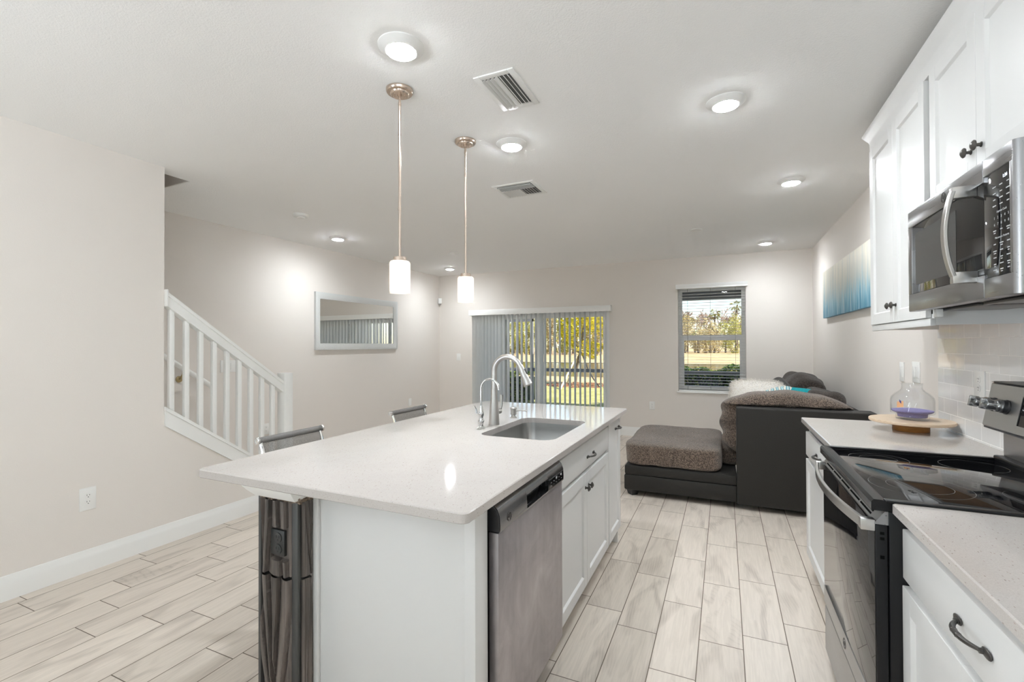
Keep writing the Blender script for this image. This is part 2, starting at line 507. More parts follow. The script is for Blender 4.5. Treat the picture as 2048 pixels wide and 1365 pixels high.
M['stake'] = mat('pale_wooden_stake', (0.68, 0.58, 0.44), 0.8)

# ------------------------------------------------------------------ mesh helpers
class MB:
    def __init__(s):
        s.bm = bmesh.new()
    def box(s, x0, x1, y0, y1, z0, z1, bev=0.0, seg=2):
        g = bmesh.ops.create_cube(s.bm, size=1.0)
        vs = g['verts']
        cx, cy, cz = (x0 + x1) / 2, (y0 + y1) / 2, (z0 + z1) / 2
        for v in vs:
            v.co = Vector((cx + v.co.x * abs(x1 - x0), cy + v.co.y * abs(y1 - y0), cz + v.co.z * abs(z1 - z0)))
        if bev > 0:
            es = list({e for v in vs for e in v.link_edges})
            bmesh.ops.bevel(s.bm, geom=es, offset=bev, segments=seg, profile=0.5, affect='EDGES', clamp_overlap=True)
        return s
    def obox(s, c, ax, ay, az, sx, sy, sz, bev=0.0):
        """box at c with given axes"""
        g = bmesh.ops.create_cube(s.bm, size=1.0)
        vs = g['verts']
        ax, ay, az = Vector(ax).normalized(), Vector(ay).normalized(), Vector(az).normalized()
        for v in vs:
            p = v.co.copy()
            v.co = Vector(c) + ax * (p.x * sx) + ay * (p.y * sy) + az * (p.z * sz)
        if bev > 0:
            es = list({e for v in vs for e in v.link_edges})
            bmesh.ops.bevel(s.bm, geom=es, offset=bev, segments=2, profile=0.5, affect='EDGES', clamp_overlap=True)
        bmesh.ops.recalc_face_normals(s.bm, faces=list({f for v in vs if v.is_valid for f in v.link_faces}))
        return s
    def lathe(s, c, axis, prof, seg=32, caps=True):
        """prof: list of (r, h) along axis"""
        a = Vector(axis).normalized()
        t = Vector((0, 0, 1)) if abs(a.z) < 0.9 else Vector((1, 0, 0))
        u = a.cross(t).normalized(); w = a.cross(u)
        c = Vector(c)
        rings = []
        for r, h in prof:
            if r < 1e-6:
                rings.append([s.bm.verts.new(c + a * h)])
            else:
                rings.append([s.bm.verts.new(c + a * h + (u * math.cos(2 * math.pi * i / seg) + w * math.sin(2 * math.pi * i / seg)) * r) for i in range(seg)])
        fs = []
        for p, q in zip(rings, rings[1:]):
            for i in range(seg):
                j = (i + 1) % seg
                if len(p) == 1 and len(q) == 1:
                    continue
                if len(p) == 1:
                    fs.append(s.bm.faces.new((p[0], q[i], q[j])))
                elif len(q) == 1:
                    fs.append(s.bm.faces.new((p[i], p[j], q[0])))
                else:
                    fs.append(s.bm.faces.new((p[i], p[j], q[j], q[i])))
        if caps:
            for rg in (rings[0], rings[-1]):
                if len(rg) > 2:
                    fs.append(s.bm.faces.new(rg))
        bmesh.ops.recalc_face_normals(s.bm, faces=fs)
        return s
    def cyl(s, a, b, r, r2=None, seg=20):
        a, b = Vector(a), Vector(b)
        return s.lathe(a, b - a, [(r, 0), (r if r2 is None else r2, (b - a).length)], seg)
    def tube(s, pts, r, seg=12, caps=True):
        pts = [Vector(p) for p in pts]
        rs = r if hasattr(r, '__len__') else [r] * len(pts)
        tang = []
        for i in range(len(pts)):
            d = pts[min(i + 1, len(pts) - 1)] - pts[max(i - 1, 0)]
            tang.append(d.normalized())
        t0 = tang[0]
        ref = Vector((0, 0, 1)) if abs(t0.z) < 0.9 else Vector((1, 0, 0))
        u = t0.cross(ref).normalized()
        rings = []
        for p, t, rr in zip(pts, tang, rs):
            u = (u - t * u.dot(t)).normalized()
            w = t.cross(u)
            rings.append([s.bm.verts.new(p + (u * math.cos(2 * math.pi * i / seg) + w * math.sin(2 * math.pi * i / seg)) * rr) for i in range(seg)])
        fs = []
        for p, q in zip(rings, rings[1:]):
            for i in range(seg):
                j = (i + 1) % seg
                fs.append(s.bm.faces.new((p[i], p[j], q[j], q[i])))
        if caps:
            fs.append(s.bm.faces.new(rings[0])); fs.append(s.bm.faces.new(rings[-1]))
        bmesh.ops.recalc_face_normals(s.bm, faces=fs)
        return s
    def ribbon(s, pts, wdir, w, th):
        """smooth bar of rectangular section swept along pts; wdir is the width direction"""
        pts = [Vector(p) for p in pts]; wd = Vector(wdir).normalized()
        rings = []
        for i, p in enumerate(pts):
            t = (pts[min(i + 1, len(pts) - 1)] - pts[max(i - 1, 0)]).normalized()
            nn = t.cross(wd).normalized()
            c = min(w, th) * .18
            q = [(-w / 2 + c, -th / 2), (w / 2 - c, -th / 2), (w / 2, -th / 2 + c), (w / 2, th / 2 - c), (w / 2 - c, th / 2), (-w / 2 + c, th / 2), (-w / 2, th / 2 - c), (-w / 2, -th / 2 + c)]
            rings.append([s.bm.verts.new(p + wd * a + nn * b_) for a, b_ in q])
        fs = []
        for p, q in zip(rings, rings[1:]):
            for k in range(8):
                l = (k + 1) % 8
                fs.append(s.bm.faces.new((p[k], p[l], q[l], q[k])))
        fs.append(s.bm.faces.new(rings[0])); fs.append(s.bm.faces.new(rings[-1]))
        bmesh.ops.recalc_face_normals(s.bm, faces=fs)
        return s
    def prism(s, poly, axis, a, b):
        """poly: 2D points in the plane normal to axis (x: (y,z), y: (x,z), z: (x,y)), extruded from a to b"""
        def P(p, d):
            return {'x': (d, p[0], p[1]), 'y': (p[0], d, p[1]), 'z': (p[0], p[1], d)}[axis]
        lo = [s.bm.verts.new(P(p, a)) for p in poly]
        hi = [s.bm.verts.new(P(p, b)) for p in poly]
        fs = [s.bm.faces.new(lo), s.bm.faces.new(hi)]
        n_ = len(poly)
        for i in range(n_):
            j = (i + 1) % n_
            fs.append(s.bm.faces.new((lo[i], lo[j], hi[j], hi[i])))
        bmesh.ops.recalc_face_normals(s.bm, faces=fs)
        return s
    def grid(s, fn, nu, nv):
        vs = [[s.bm.verts.new(fn(i / nu, j / nv)) for j in range(nv + 1)] for i in range(nu + 1)]
        for i in range(nu):
            for j in range(nv):
                s.bm.faces.new((vs[i][j], vs[i + 1][j], vs[i + 1][j + 1], vs[i][j + 1]))
        return s
    def quad(s, *p):
        s.bm.faces.new([s.bm.verts.new(q) for q in p])
        return s
    def soft(s, c, size, k=5.0, n=14, pinch=0.0, rot=None, amp=0.0, freq=6.0, seed=0):
        """soft cushion: a rounded (superquadric) box; pinch thins it towards the edges"""
        b2 = bmesh.new()
        bmesh.ops.create_cube(b2, size=2.0)
        bmesh.ops.subdivide_edges(b2, edges=b2.edges[:], cuts=n, use_grid_fill=True)
        mp = {}
        for v in b2.verts:
            x, y, z = v.co
            q = (abs(x) ** k + abs(y) ** k + abs(z) ** k) ** (1.0 / k)
            p = Vector((x / q, y / q, z / q))
            if pinch:
                e = (1 - pinch * abs(p.x) ** 3.0) * (1 - pinch * abs(p.y) ** 3.0)
                p.z *= e
            p = Vector((p.x * size[0] / 2, p.y * size[1] / 2, p.z * size[2] / 2))
            if amp:
                nd = noise.noise(Vector((p.x * freq + seed, p.y * freq, p.z * freq)))
                p += Vector(v.co).normalized() * nd * amp
            if rot is not None:
                p = rot @ p
            mp[v.index] = s.bm.verts.new(p + Vector(c))
        for f in b2.faces:
            s.bm.faces.new([mp[v.index] for v in f.verts])
        b2.free()
        return s
    def text(s, body, size, mtx, depth=0.0004, align='CENTER', shear=0.0):
        cu = bpy.data.curves.new('lettering', 'FONT')
        cu.body = body; cu.size = size; cu.extrude = depth; cu.align_x = align; cu.align_y = 'CENTER'; cu.shear = shear
        cu.resolution_u = 3
        ob = bpy.data.objects.new('lettering', cu)
        C.objects.link(ob)
        dg = bpy.context.evaluated_depsgraph_get()
        me = bpy.data.meshes.new_from_object(ob.evaluated_get(dg))
        me.transform(mtx)
        s.bm.from_mesh(me)
        bpy.data.objects.remove(ob); bpy.data.curves.remove(cu); bpy.data.meshes.remove(me)
        return s
    def build(s, name, material, parent=None, smooth=35, origin=None):
        me = bpy.data.meshes.new(name)
        if parent is not None:
            w = world_loc(parent)
        else:
            if origin is None:
                xs = [v.co for v in s.bm.verts]
                mn = [min(p[i] for p in xs) for i in range(3)]; mxx = [max(p[i] for p in xs) for i in range(3)]
                origin = ((mn[0] + mxx[0]) / 2, (mn[1] + mxx[1]) / 2, mn[2])
            w = Vector(origin)
        s.bm.normal_update()
        s.bm.to_mesh(me)
        s.bm.free()
        me.transform(Matrix.Translation(-w))
        mats = material if isinstance(material, (list, tuple)) else [material]
        for mm in mats:
            me.materials.append(mm)
        if smooth:
            for p in me.polygons:
                p.use_smooth = True
            me.set_sharp_from_angle(angle=R(smooth))
        o = bpy.data.objects.new(name, me)
        C.objects.link(o)
        if parent is not None:
            o.parent = parent
        else:
            o.location = w
        return o

def world_loc(o):
    v = Vector(o.location)
    while o.parent is not None:
        o = o.parent
        v += Vector(o.location)
    return v

def tag(o, label=None, cat=None, group=None, kind=None):
    if label: o['label'] = label
    if cat: o['category'] = cat
    if group: o['group'] = group
    if kind: o['kind'] = kind
    return o

def thing(name, label, cat, loc, group=None):
    o = bpy.data.objects.new(name, None)
    C.objects.link(o)
    o.empty_display_size = 0.1
    o.location = loc
    return tag(o, label, cat, group)

def copy_tree(o, parent=None):
    c = o.copy()
    C.objects.link(c)
    if parent is not None:
        c.parent = parent
    for ch in list(o.children):
        copy_tree(ch, c)
    return c

def struct(o):
    o['kind'] = 'structure'
    return o
# ================================================================== the room
XL, XS, XR, YB, H, YF = -4.636, -3.506, 1.044, 7.075, 2.59, -6.7
YE = 1.938            # where the wall beside the stairs ends
OX, OY = -3.638, 2.187   # corner of the stairwell opening in the ceiling

# floor: grout bed with planks laid along y
b = MB()
vals, layer = [], b.bm.loops.layers.uv.new('uv')
col = b.bm.loops.layers.color.new('tone')
PW, PL = 0.1831, 0.5665
phase = {0: .046, 1: .384, 2: .239, 3: .058, 4: .249, 5: .377, 6: .515, 15: .130, 16: .016, 17: .330, 18: .052, 19: .168, 20: .348}
rng = random.Random(4)
f = b.bm.faces.new([b.bm.verts.new(p) for p in ((XL - .1, YF, -0.0012), (XR + .1, YF, -0.0012), (XR + .1, YB + .05, -0.0012), (XL - .1, YB + .05, -0.0012))])
f.material_index = 1
for k in range(-8, 26):
    x0 = -3.41 + k * PW
    ph = phase.get(k, rng.random() * PL)
    j0 = int((YF - ph) / PL) - 1
    for j in range(j0, int((YB - ph) / PL) + 1):
        y0 = ph + j * PL
        xa, xb, ya, yb = max(x0 + .002, XL - .05), min(x0 + PW - .002, XR + .05), max(y0 + .002, YF), min(y0 + PL - .002, YB + .02)
        if xb - xa < .005 or yb - ya < .005:
            continue
        t = rng.random(); ou, ov = rng.random() * 40, rng.random() * 40
        vs = [b.bm.verts.new(p) for p in ((xa, ya, 0), (xb, ya, 0), (xb, yb, 0), (xa, yb, 0))]
        ff = b.bm.faces.new(vs)
        for lp in ff.loops:
            lp[layer].uv = (lp.vert.co.x + ou, lp.vert.co.y + ov)
            lp[col] = (t, t, t, 1)
floor = struct(b.build('floor', [M['tile'], M['grout']], smooth=0, origin=(0, 0, 0)))

b = MB()
for x0, x1, y0, y1 in ((OX, XR + .15, YF - .15, YB + .16), (XL - .15, OX, OY, YB + .16), (XL - .15, OX, YF - .15, -1.9)):
    b.box(x0, x1, y0, y1, H, H + .28)
struct(b.build('ceiling', M['ceiling'], smooth=0, origin=(0, 0, 0)))
# the shaft above the stairs
b = MB()
b.box(XL - .1, OX + .02, OY, OY + .1, H + .28, 5.2).box(OX, OX + .1, -1.9, OY, H + .28, 5.2).box(XL - .1, OX, -2.0, -1.9, H + .28, 5.2).box(XL - .15, XL, -1.9, OY, H, 5.2)
b.box(XL - .1, OX + .1, -2.0, OY + .1, 5.2, 5.3)
struct(b.build('wall_upper', M['wall'], smooth=0, origin=(0, 0, 0)))
# lining of the opening, painted like the walls
b = MB()
b.box(XL, OX, OY - .006, OY, H + .003, H + .28).box(OX - .006, OX, -1.9, OY - .006, H + .003, H + .28)
struct(b.build('trim_1', M['wall'], smooth=0, origin=(0, 0, 0)))

b = MB(); b.box(XL - .15, XL, YF - .15, YB + .16, -.02, H)
struct(b.build('wall_left', M['wall'], smooth=0, origin=(0, 0, 0)))
# wall beside the stairs and the low wall under the stringer
b = MB()
b.box(XS - .115, XS, -.75, YE, 0, H).box(XS - .115, XS, YF, -5.25, 0, H).box(XS - .115, XS, -5.25, -.75, 0, .22).box(XS - .115, XS, -5.25, -.75, 2.38, H)
b.prism([(YE, 0), (2.95, 0), (2.95, .14), (YE, .875)], 'x', XS - .1, XS)
struct(b.build('wall_stair', M['wall'], smooth=0, origin=(0, 0, 0)))
b = MB(); b.box(XR, XR + .15, -.75, YB + .16, -.02, H).box(XR, XR + .15, YF - .15, -5.25, -.02, H).box(XR, XR + .15, -5.25, -.75, -.02, .22).box(XR, XR + .15, -5.25, -.75, 2.38, H)
struct(b.build('wall_right', M['wall'], smooth=0, origin=(0, 0, 0)))
b = MB()
QX0, QX1, QZ0, QZ1 = -3.32, .82, .22, 2.38
b.box(XS - .1, QX0, YF - .15, YF, -.02, H).box(QX1, XR + .1, YF - .15, YF, -.02, H).box(QX0, QX1, YF - .15, YF, -.02, QZ0).box(QX0, QX1, YF - .15, YF, QZ1, H)
struct(b.build('wall_front', M['wall'], smooth=0, origin=(0, 0, 0)))
q = thing('added_window_2', None, None, ((QX0 + QX1) / 2, YF - .07, QZ0))  # made-up window behind the camera, added to let in more light
q['kind'] = 'structure'
b = MB()
b.box(QX0, QX0 + .04, YF - .11, YF - .03, QZ0, QZ1).box(QX1 - .04, QX1, YF - .11, YF - .03, QZ0, QZ1).box(QX0 + .04, QX1 - .04, YF - .11, YF - .03, QZ0, QZ0 + .04).box(QX0 + .04, QX1 - .04, YF - .11, YF - .03, QZ1 - .04, QZ1)
for k in (1, 2):
    xm = QX0 + (QX1 - QX0) * k / 3
    b.box(xm - .03, xm + .03, YF - .11, YF - .03, QZ0 + .04, QZ1 - .04)
b.build('window_frame', M['white'], q)
b = MB(); b.box(QX0 + .04, QX1 - .04, YF - .073, YF - .067, QZ0 + .04, QZ1 - .04)
b.build('pane', M['glass'], q)
q = thing('added_window_4', None, None, (XS - .05, -3, .22))  # unseen window in the left wall, added for the left fill light
q['kind'] = 'structure'
b = MB()
for ya, yb in ((-5.25, -5.21), (-.79, -.75), (-3.78, -3.72), (-2.28, -2.22)):
    b.box(XS - .09, XS - .02, ya, yb, .22, 2.38)
b.box(XS - .09, XS - .02, -5.21, -.79, .22, .26).box(XS - .09, XS - .02, -5.21, -.79, 2.34, 2.38)
b.build('window_frame', M['white'], q)
b = MB(); b.box(XS - .057, XS - .051, -5.21, -.79, .26, 2.34)
b.build('pane', M['glass'], q)
q = thing('added_window_3', None, None, (XR + .07, -3, .22))  # invented opening in the right wall, put in for the side fill light
q['kind'] = 'structure'
b = MB()
for ya, yb in ((-5.25, -5.21), (-.79, -.75), (-3.78, -3.72), (-2.28, -2.22)):
    b.box(XR + .03, XR + .11, ya, yb, .22, 2.38)
b.box(XR + .03, XR + .11, -5.21, -.79, .22, .26).box(XR + .03, XR + .11, -5.21, -.79, 2.34, 2.38)
b.build('window_frame', M['white'], q)
b = MB(); b.box(XR + .067, XR + .073, -5.21, -.79, .26, 2.34)
b.build('pane', M['glass'], q)
# back wall with the openings of the sliding door and the window
DX0, DX1, DZ = -3.93, -1.585, 1.90
WX0, WX1, WZ0, WZ1 = -.60, .272, .685, 2.17
b = MB()
y0, y1 = YB, YB + .15
b.box(XL, DX0, y0, y1, -.02, H).box(DX0, DX1, y0, y1, DZ, H).box(DX1, WX0, y0, y1, -.02, H)
b.box(WX0, WX1, y0, y1, -.02, WZ0).box(WX0, WX1, y0, y1, WZ1, H).box(WX1, XR, y0, y1, -.02, H)
struct(b.build('wall_back', M['wall'], smooth=0, origin=(0, 0, 0)))

def baseboard(name, segs):
    b = MB()
    for axis, a0, a1, w, sgn in segs:
        # profile: distance from wall, height
        pr = [(0, 0), (.014, 0), (.014, .085), (.011, .100), (.007, .112), (.004, .130), (0, .132)]
        if axis == 'y':
            b.prism([(w + sgn * p[0], p[1]) for p in pr], 'y', a0, a1)
        else:
            b.prism([(w + sgn * p[0], p[1]) for p in pr], 'x', a0, a1)
    return struct(b.build(name, M['white'], origin=(0, 0, 0)))
baseboard('baseboard_left', [('y', YF, 2.90, XS, 1), ('y', 3.05, YB, XL, 1)])
baseboard('baseboard_back', [('x', XL, DX0 - .02, YB, -1), ('x', DX1 + .02, XR, YB, -1)])
baseboard('baseboard_right', [('y', 3.30, YB, XR, -1)])

# white stringer on the stair wall
b = MB()
b.prism([(YE + .002, .915), (2.885, .238), (2.885, .135), (YE + .002, .808)], 'x', XS, XS + .012)
b.prism([(YE + .002, .940), (2.885, .262), (2.885, .238), (YE + .002, .915)], 'x', XS - .1, XS + .022)
b.prism([(YE + .002, .824), (2.885, .150), (2.885, .135), (YE + .002, .808)], 'x', XS + .012, XS + .016)
struct(b.build('trim_2', M['white'], origin=(0, 0, 0)))

# steps hidden behind the stringer
b = MB()
for k in range(13):
    y1 = 2.87 - .26 * k
    b.box(XL + .004, XS - .118, y1 - .26, y1, .19 * k if k else 0, .19 * (k + 1))
st = b.build('staircase', M['white'], smooth=0)
tag(st, 'white stair flight rising behind the baluster rail', 'stairs')

# balustrade
t = thing('stair_railing', 'white stair railing with square balusters and newel post', 'railing', (XS, 2.93, 0))
b = MB(); b.box(XS - .066, XS + .024, 2.884, 2.974, 0, 1.118, .006)
b.box(XS - .070, XS + .028, 2.880, 2.978, 0, .22, .004)
b.build('newel_post', M['white'], t)
sl = -.728
b = MB()
def rail_prof(z0, z1, x0, x1):
    b.prism([(YE + .004, z1), (2.884, z1 + sl * (2.884 - YE)), (2.884, z0 + sl * (2.884 - YE)), (YE + .004, z0)], 'x', x0, x1)
rail_prof(1.712, 1.738, XS - .052, XS + .02)
rail_prof(1.664, 1.712, XS - .044, XS + .010)
rail_prof(1.640, 1.664, XS - .048, XS + .016)
b.build('handrail', M['white'], t)
b = MB(); b.box(XS - .06, XS + .028, YE + .001, YE + .014, 1.63, 1.748, .004)
b.build('rail_rosette', M['white'], t)
for k in range(9):
    y = 1.990 + .1005 * k
    b = MB()
    zt = 1.650 + sl * (y - YE); zb = .925 + sl * (y - YE)
    b.box(XS - .032, XS, y - .0155, y + .0155, zb, zt, .0015)
    b.build('baluster', M['white'], t)

# handrail on the far wall
t = thing('wall_handrail', 'white rounded handrail mounted on the far stair wall', 'handrail', (XL, 2.6, 1.2))
b = MB()
p0, p1 = Vector((XL + .075, 2.95, .965)), Vector((XL + .075, 1.2, .965 + 1.75 * .70))
b.tube([p0, p1], .023, 16)
b.build('rail', M['white'], t)
b = MB()
y, z = 2.69, .965 + .26 * .70
b.tube([(XL + .003, y, z - .10), (XL + .03, y, z - .09), (XL + .06, y, z - .05), (XL + .075, y, z - .018)], [.008, .009, .008, .012], 10)
b.lathe((XL, y, z - .1), (1, 0, 0), [(.03, 0), (.03, .005), (.012, .012)], 20)
b.build('bracket', M['brass'], t)

# ------------------------------------------------------------------ window
w = thing('window_1', None, None, ((WX0 + WX1) / 2, YB, WZ0))
w['kind'] = 'structure'
b = MB()
fy0, fy1 = YB + .078, YB + .138
b.box(WX0, WX0 + .035, fy0, fy1, WZ0, WZ1).box(WX1 - .035, WX1, fy0, fy1, WZ0, WZ1)
b.box(WX0 + .035, WX1 - .035, fy0, fy1, WZ0, WZ0 + .035).box(WX0 + .035, WX1 - .035, fy0, fy1, WZ1 - .03, WZ1)
b.build('window_frame', M['vinyl'], w)
def sash(name, x0, x1, z0, z1, y0, y1, wd, bot, top):
    b = MB()
    b.box(x0, x0 + wd, y0, y1, z0, z1, .003).box(x1 - wd, x1, y0, y1, z0, z1, .003)
    b.box(x0 + wd, x1 - wd, y0, y1, z0, z0 + bot, .003).box(x0 + wd, x1 - wd, y0, y1, z1 - top, z1, .003)
    o = b.build(name, M['vinyl'], w)
    b = MB(); b.box(x0 + wd, x1 - wd, (y0 + y1) / 2 - .003, (y0 + y1) / 2 + .003, z0 + bot, z1 - top)
    b.build('pane', M['glass'], o)
sash('upper_sash', WX0 + .032, WX1 - .032, 1.44, WZ1 - .02, fy0 + .032, fy1 - .004, .020, .05, .03)
sash('lower_sash', WX0 + .034, WX1 - .034, WZ0 + .02, 1.485, fy0 - .004, fy0 + .026, .042, .055, .072)
b = MB(); b.box(WX0 - .02, WX1 + .02, YB - .016, YB + .085, WZ0 - .016, WZ0 + .004, .004)
struct(b.build('trim_3', M['vinyl']))

# horizontal blind in the window
t = thing('window_blind', 'white horizontal slat blind, open, with a moulded valance above the right window', 'blind', ((WX0 + WX1) / 2, YB + .04, WZ0))
b = MB()
b.prism([(YB - .058, 2.145), (YB - .058, 2.165), (YB - .066, 2.175), (YB - .072, 2.205), (YB, 2.205), (YB, 2.145)], 'x', WX0 - .022, WX1 + .022)
b.build('valance', M['vinyl'], t)
b = MB()
k = 0
z = WZ0 + .045
while z < 2.14:
    b.box(WX0 + .006, WX1 - .006, YB + .018, YB + .068, z - .0011, z + .0011)
    z += .0405
b.build('slats', M['slat'], t, smooth=0)
for x in (-.472, -.172, .145):
    b = MB()
    b.tube([(x, YB + .019, WZ0 + .03), (x, YB + .019, 2.145)], .0013, 6).tube([(x, YB + .067, WZ0 + .03), (x, YB + .067, 2.145)], .0013, 6)
    b.build('ladder_cord', M['cord'], t)
b = MB(); b.box(WX0 + .006, WX1 - .006, YB + .02, YB + .066, WZ0 + .006, WZ0 + .022, .003)
b.build('bottom_rail', M['vinyl'], t)

# ------------------------------------------------------------------ sliding door
d = thing('door_1', None, None, ((DX0 + DX1) / 2, YB, 0))
d['kind'] = 'structure'
b = MB()
b.box(DX0, DX0 + .04, YB + .03, YB + .14, 0, DZ).box(DX1 - .04, DX1, YB + .03, YB + .14, 0, DZ)
b.box(DX0 + .04, DX1 - .04, YB + .03, YB + .14, DZ - .04, DZ).box(DX0 + .04, DX1 - .04, YB + .03, YB + .14, 0, .03)
b.build('door_frame', M['vinyl'], d)
def slide(x0, x1, y0, y1, extra=None):
    b = MB()
    b.box(x0, x0 + .065, y0, y1, .03, DZ - .04, .003).box(x1 - .065, x1, y0, y1, .03, DZ - .04, .003)
    b.box(x0 + .065, x1 - .065, y0, y1, .03, .12, .003).box(x0 + .065, x1 - .065, y0, y1, DZ - .11, DZ - .04, .003)
    o = b.build('door_panel', M['vinyl'], d)
    b = MB(); b.box(x0 + .065, x1 - .065, (y0 + y1) / 2 - .004, (y0 + y1) / 2 + .004, .12, DZ - .11)
    b.build('pane', M['glass'], o)
    return o
slide(DX0 + .04, -2.715, YB + .09, YB + .13)
o = slide(-2.785, DX1 - .04, YB + .04, YB + .08)
b = MB(); b.tube([(-1.66, YB + .04, .93), (-1.66, YB + .005, .94), (-1.66, YB + .005, 1.10), (-1.66, YB + .04, 1.11)], .008, 8)
b.build('door_handle', M['plastic'], o)
b = MB()
b.box(-3.415, -3.355, YB + .142, YB + .165, .03, DZ).box(-2.62, -2.56, YB + .142, YB + .165, .03, DZ) if False else b.box(-3.415, -3.355, YB + .142, YB + .165, .03, DZ - .04)
b.box(DX0 + .04, -3.415, YB + .142, YB + .165, .03, .09).box(DX0 + .04, -3.415, YB + .142, YB + .165, DZ - .1, DZ - .04)
b.build('screen_panel', M['vinyl'], d)

# vertical blind
t = thing('vertical_blind', 'white vertical vane blind hanging in front of the sliding glass door', 'blind', ((DX0 + DX1) / 2, YB - .06, 0))
b = MB()
b.box(-3.975, -1.545, YB - .105, YB - .093, 1.862, 1.952, .003).box(-3.975, -3.965, YB - .094, YB, 1.862, 1.952).box(-1.555, -1.545, YB - .094, YB, 1.862, 1.952)
b.box(-3.975, -1.545, YB - .094, YB, 1.940, 1.952)
b.build('valance', M['white'], t)
b = MB(); b.box(-3.95, -1.57, YB - .072, YB - .036, 1.895, 1.935, .003)
b.build('head_rail', M['plastic'], t)
def vane(x, ang, wdt=.089):
    b = MB()
    ca, sa = math.cos(ang), math.sin(ang)
    def fn(u, v):
        s_ = (u - .5) * wdt
        bow = .006 * (1 - (2 * u - 1) ** 2)
        return Vector((x + ca * s_ - sa * bow, YB - .054 + sa * s_ + ca * bow, .025 + v * 1.868))
    b.grid(fn, 6, 1)
    bmesh.ops.solidify(b.bm, geom=b.bm.faces[:], thickness=.0012)
    b.build('vane', M['vane'], t, smooth=60)
rng = random.Random(3)
x = -1.625
i = 0
while x > -3.38:
    vane(x + rng.uniform(-.004, .004), R(87 + rng.uniform(-3, 3)))
    x -= .0815
vane(-2.665, R(60)); 
x = -3.40
while x > -3.93:
    vane(x, R(64 + rng.uniform(-4, 4)))
    x -= .062

# ------------------------------------------------------------------ small wall fittings
def plate_on(axis, sgn, w, u, z, wd=.072, ht=.116, kind='outlet', name=None, label='', cat='', m=None, group=None):
    """a wall plate: axis normal ('x' or 'y'), sgn the way it faces, w the wall coordinate, u along the wall"""
    m = m or M['plastic']
    loc = (w, u, z - ht / 2) if axis == 'x' else (u, w, z - ht / 2)
    t = thing(name, label, cat, loc, group)
    def bx(b, u0, u1, z0, z1, d0, d1, bev=0.0):
        a, c = sorted((w + sgn * d0, w + sgn * d1))
        if axis == 'x': b.box(a, c, u0, u1, z0, z1, bev)
        else: b.box(u0, u1, a, c, z0, z1, bev)
    b = MB(); bx(b, u - wd / 2, u + wd / 2, z - ht / 2, z + ht / 2, 0, .006, .002)
    b.build('cover_plate', m, t)
    nrm = (sgn, 0, 0) if axis == 'x' else (0, sgn, 0)
    def pos(du, z_, d_):
        return (w + sgn * d_, u + du, z_) if axis == 'x' else (u + du, w + sgn * d_, z_)
    if kind == 'outlet':
        for dz in (.0195, -.0195):
            b = MB()
            b.lathe(pos(0, z + dz, .005), nrm, [(.0165, 0), (.0165, .003), (.015, .0035)], 24)
            so = b.build('socket', m, t)
            b = MB()
            for du, hh in ((-.0063, .0085), (.0063, .0065)):
                bx(b, u + du - .0011, u + du + .0011, z + dz + .004 - hh / 2, z + dz + .004 + hh / 2, .008, .0089)
            b.lathe(pos(0, z + dz - .0075, .008), nrm, [(.0025, 0), (.0025, .0009)], 10)
            b.build('slots', M['slot'], so)
    elif kind == 'rocker':
        n_ = max(1, int(round(wd / .06)) - 0) if wd > .1 else 1
        n_ = 2 if wd > .1 else 1
        for i in range(n_):
            du = 0 if n_ == 1 else (-.023 + .046 * i)
            b = MB(); bx(b, u + du - .0165, u + du + .0165, z - .033, z + .033, .005, .009, .0015)
            b.build('rocker', m, t)
    elif kind == 'toggle':
        b = MB(); bx(b, u - .005, u + .005, z - .002, z + .012, .005, .016, .001)
        b.build('toggle', m, t)
    return t
plate_on('x', 1, XS, 1.517, .437, .082, .135, 'outlet', 'wall_outlet', 'white duplex outlet low on the bare left wall above its baseboard', 'outlet')
plate_on('y', -1, YB, -.963, .465, .078, .118, 'outlet', 'wall_outlet', 'white duplex outlet on the back wall between sliding door and window', 'outlet')
plate_on('x', 1, XL, 6.21, .44, .075, .118, 'blank', 'blank_plate', 'white wall plate low on the left wall beneath the mirror', 'wall plate')
plate_on('y', -1, YB, -4.235, 1.150, .078, .122, 'rocker', 'light_switch', 'white light switch on the back wall left of the vertical blind', 'light switch')
plate_on('x', 1, XL, 3.105, 1.150, .045, .122, 'blank', 'blank_plate', 'narrow white plate seen between stair balusters, beside the wider switch plate', 'wall plate')
plate_on('x', 1, XL, 3.205, 1.148, .078, .122, 'rocker', 'light_switch', 'white light switch plate behind the stair balusters', 'light switch')
plate_on('x', 1, XL, 3.60, .435, .072, .118, 'outlet', 'wall_outlet', 'white outlet behind the newel post, low on the far left wall', 'outlet')
plate_on('x', -1, XR, 3.775, 1.175, .075, .124, 'rocker', 'light_switch', 'white single rocker switch above the glass vase, farther from the tiles', 'light switch')
plate_on('x', -1, XR, 3.53, 1.185, .118, .124, 'rocker', 'light_switch', 'white double rocker switch above the glass vase, nearer the tiles', 'light switch')
plate_on('x', -1, XR - .010, 2.745, 1.175, .092, .118, 'outlet', 'wall_outlet', 'white duplex outlet on the tiled backsplash behind the range', 'outlet')

# motion sensor in the corner
t = thing('motion_sensor', 'small white motion sensor in the upper corner left of the sliding door', 'sensor', (-4.60, 7.03, 2.07))
b = MB(); b.obox((-4.598, 7.037, 2.145), (1, 1, 0), (-1, 1, 0), (0, 0, 1), .062, .04, .10, .008)
b.build('housing', M['plastic'], t)
b = MB(); b.lathe((-4.598, 7.037, 2.097), (0, 0, -1), [(.026, 0), (.016, .02), (0, .032)], 16)
b.build('sensor_lens', M['plastic_grey'], t)

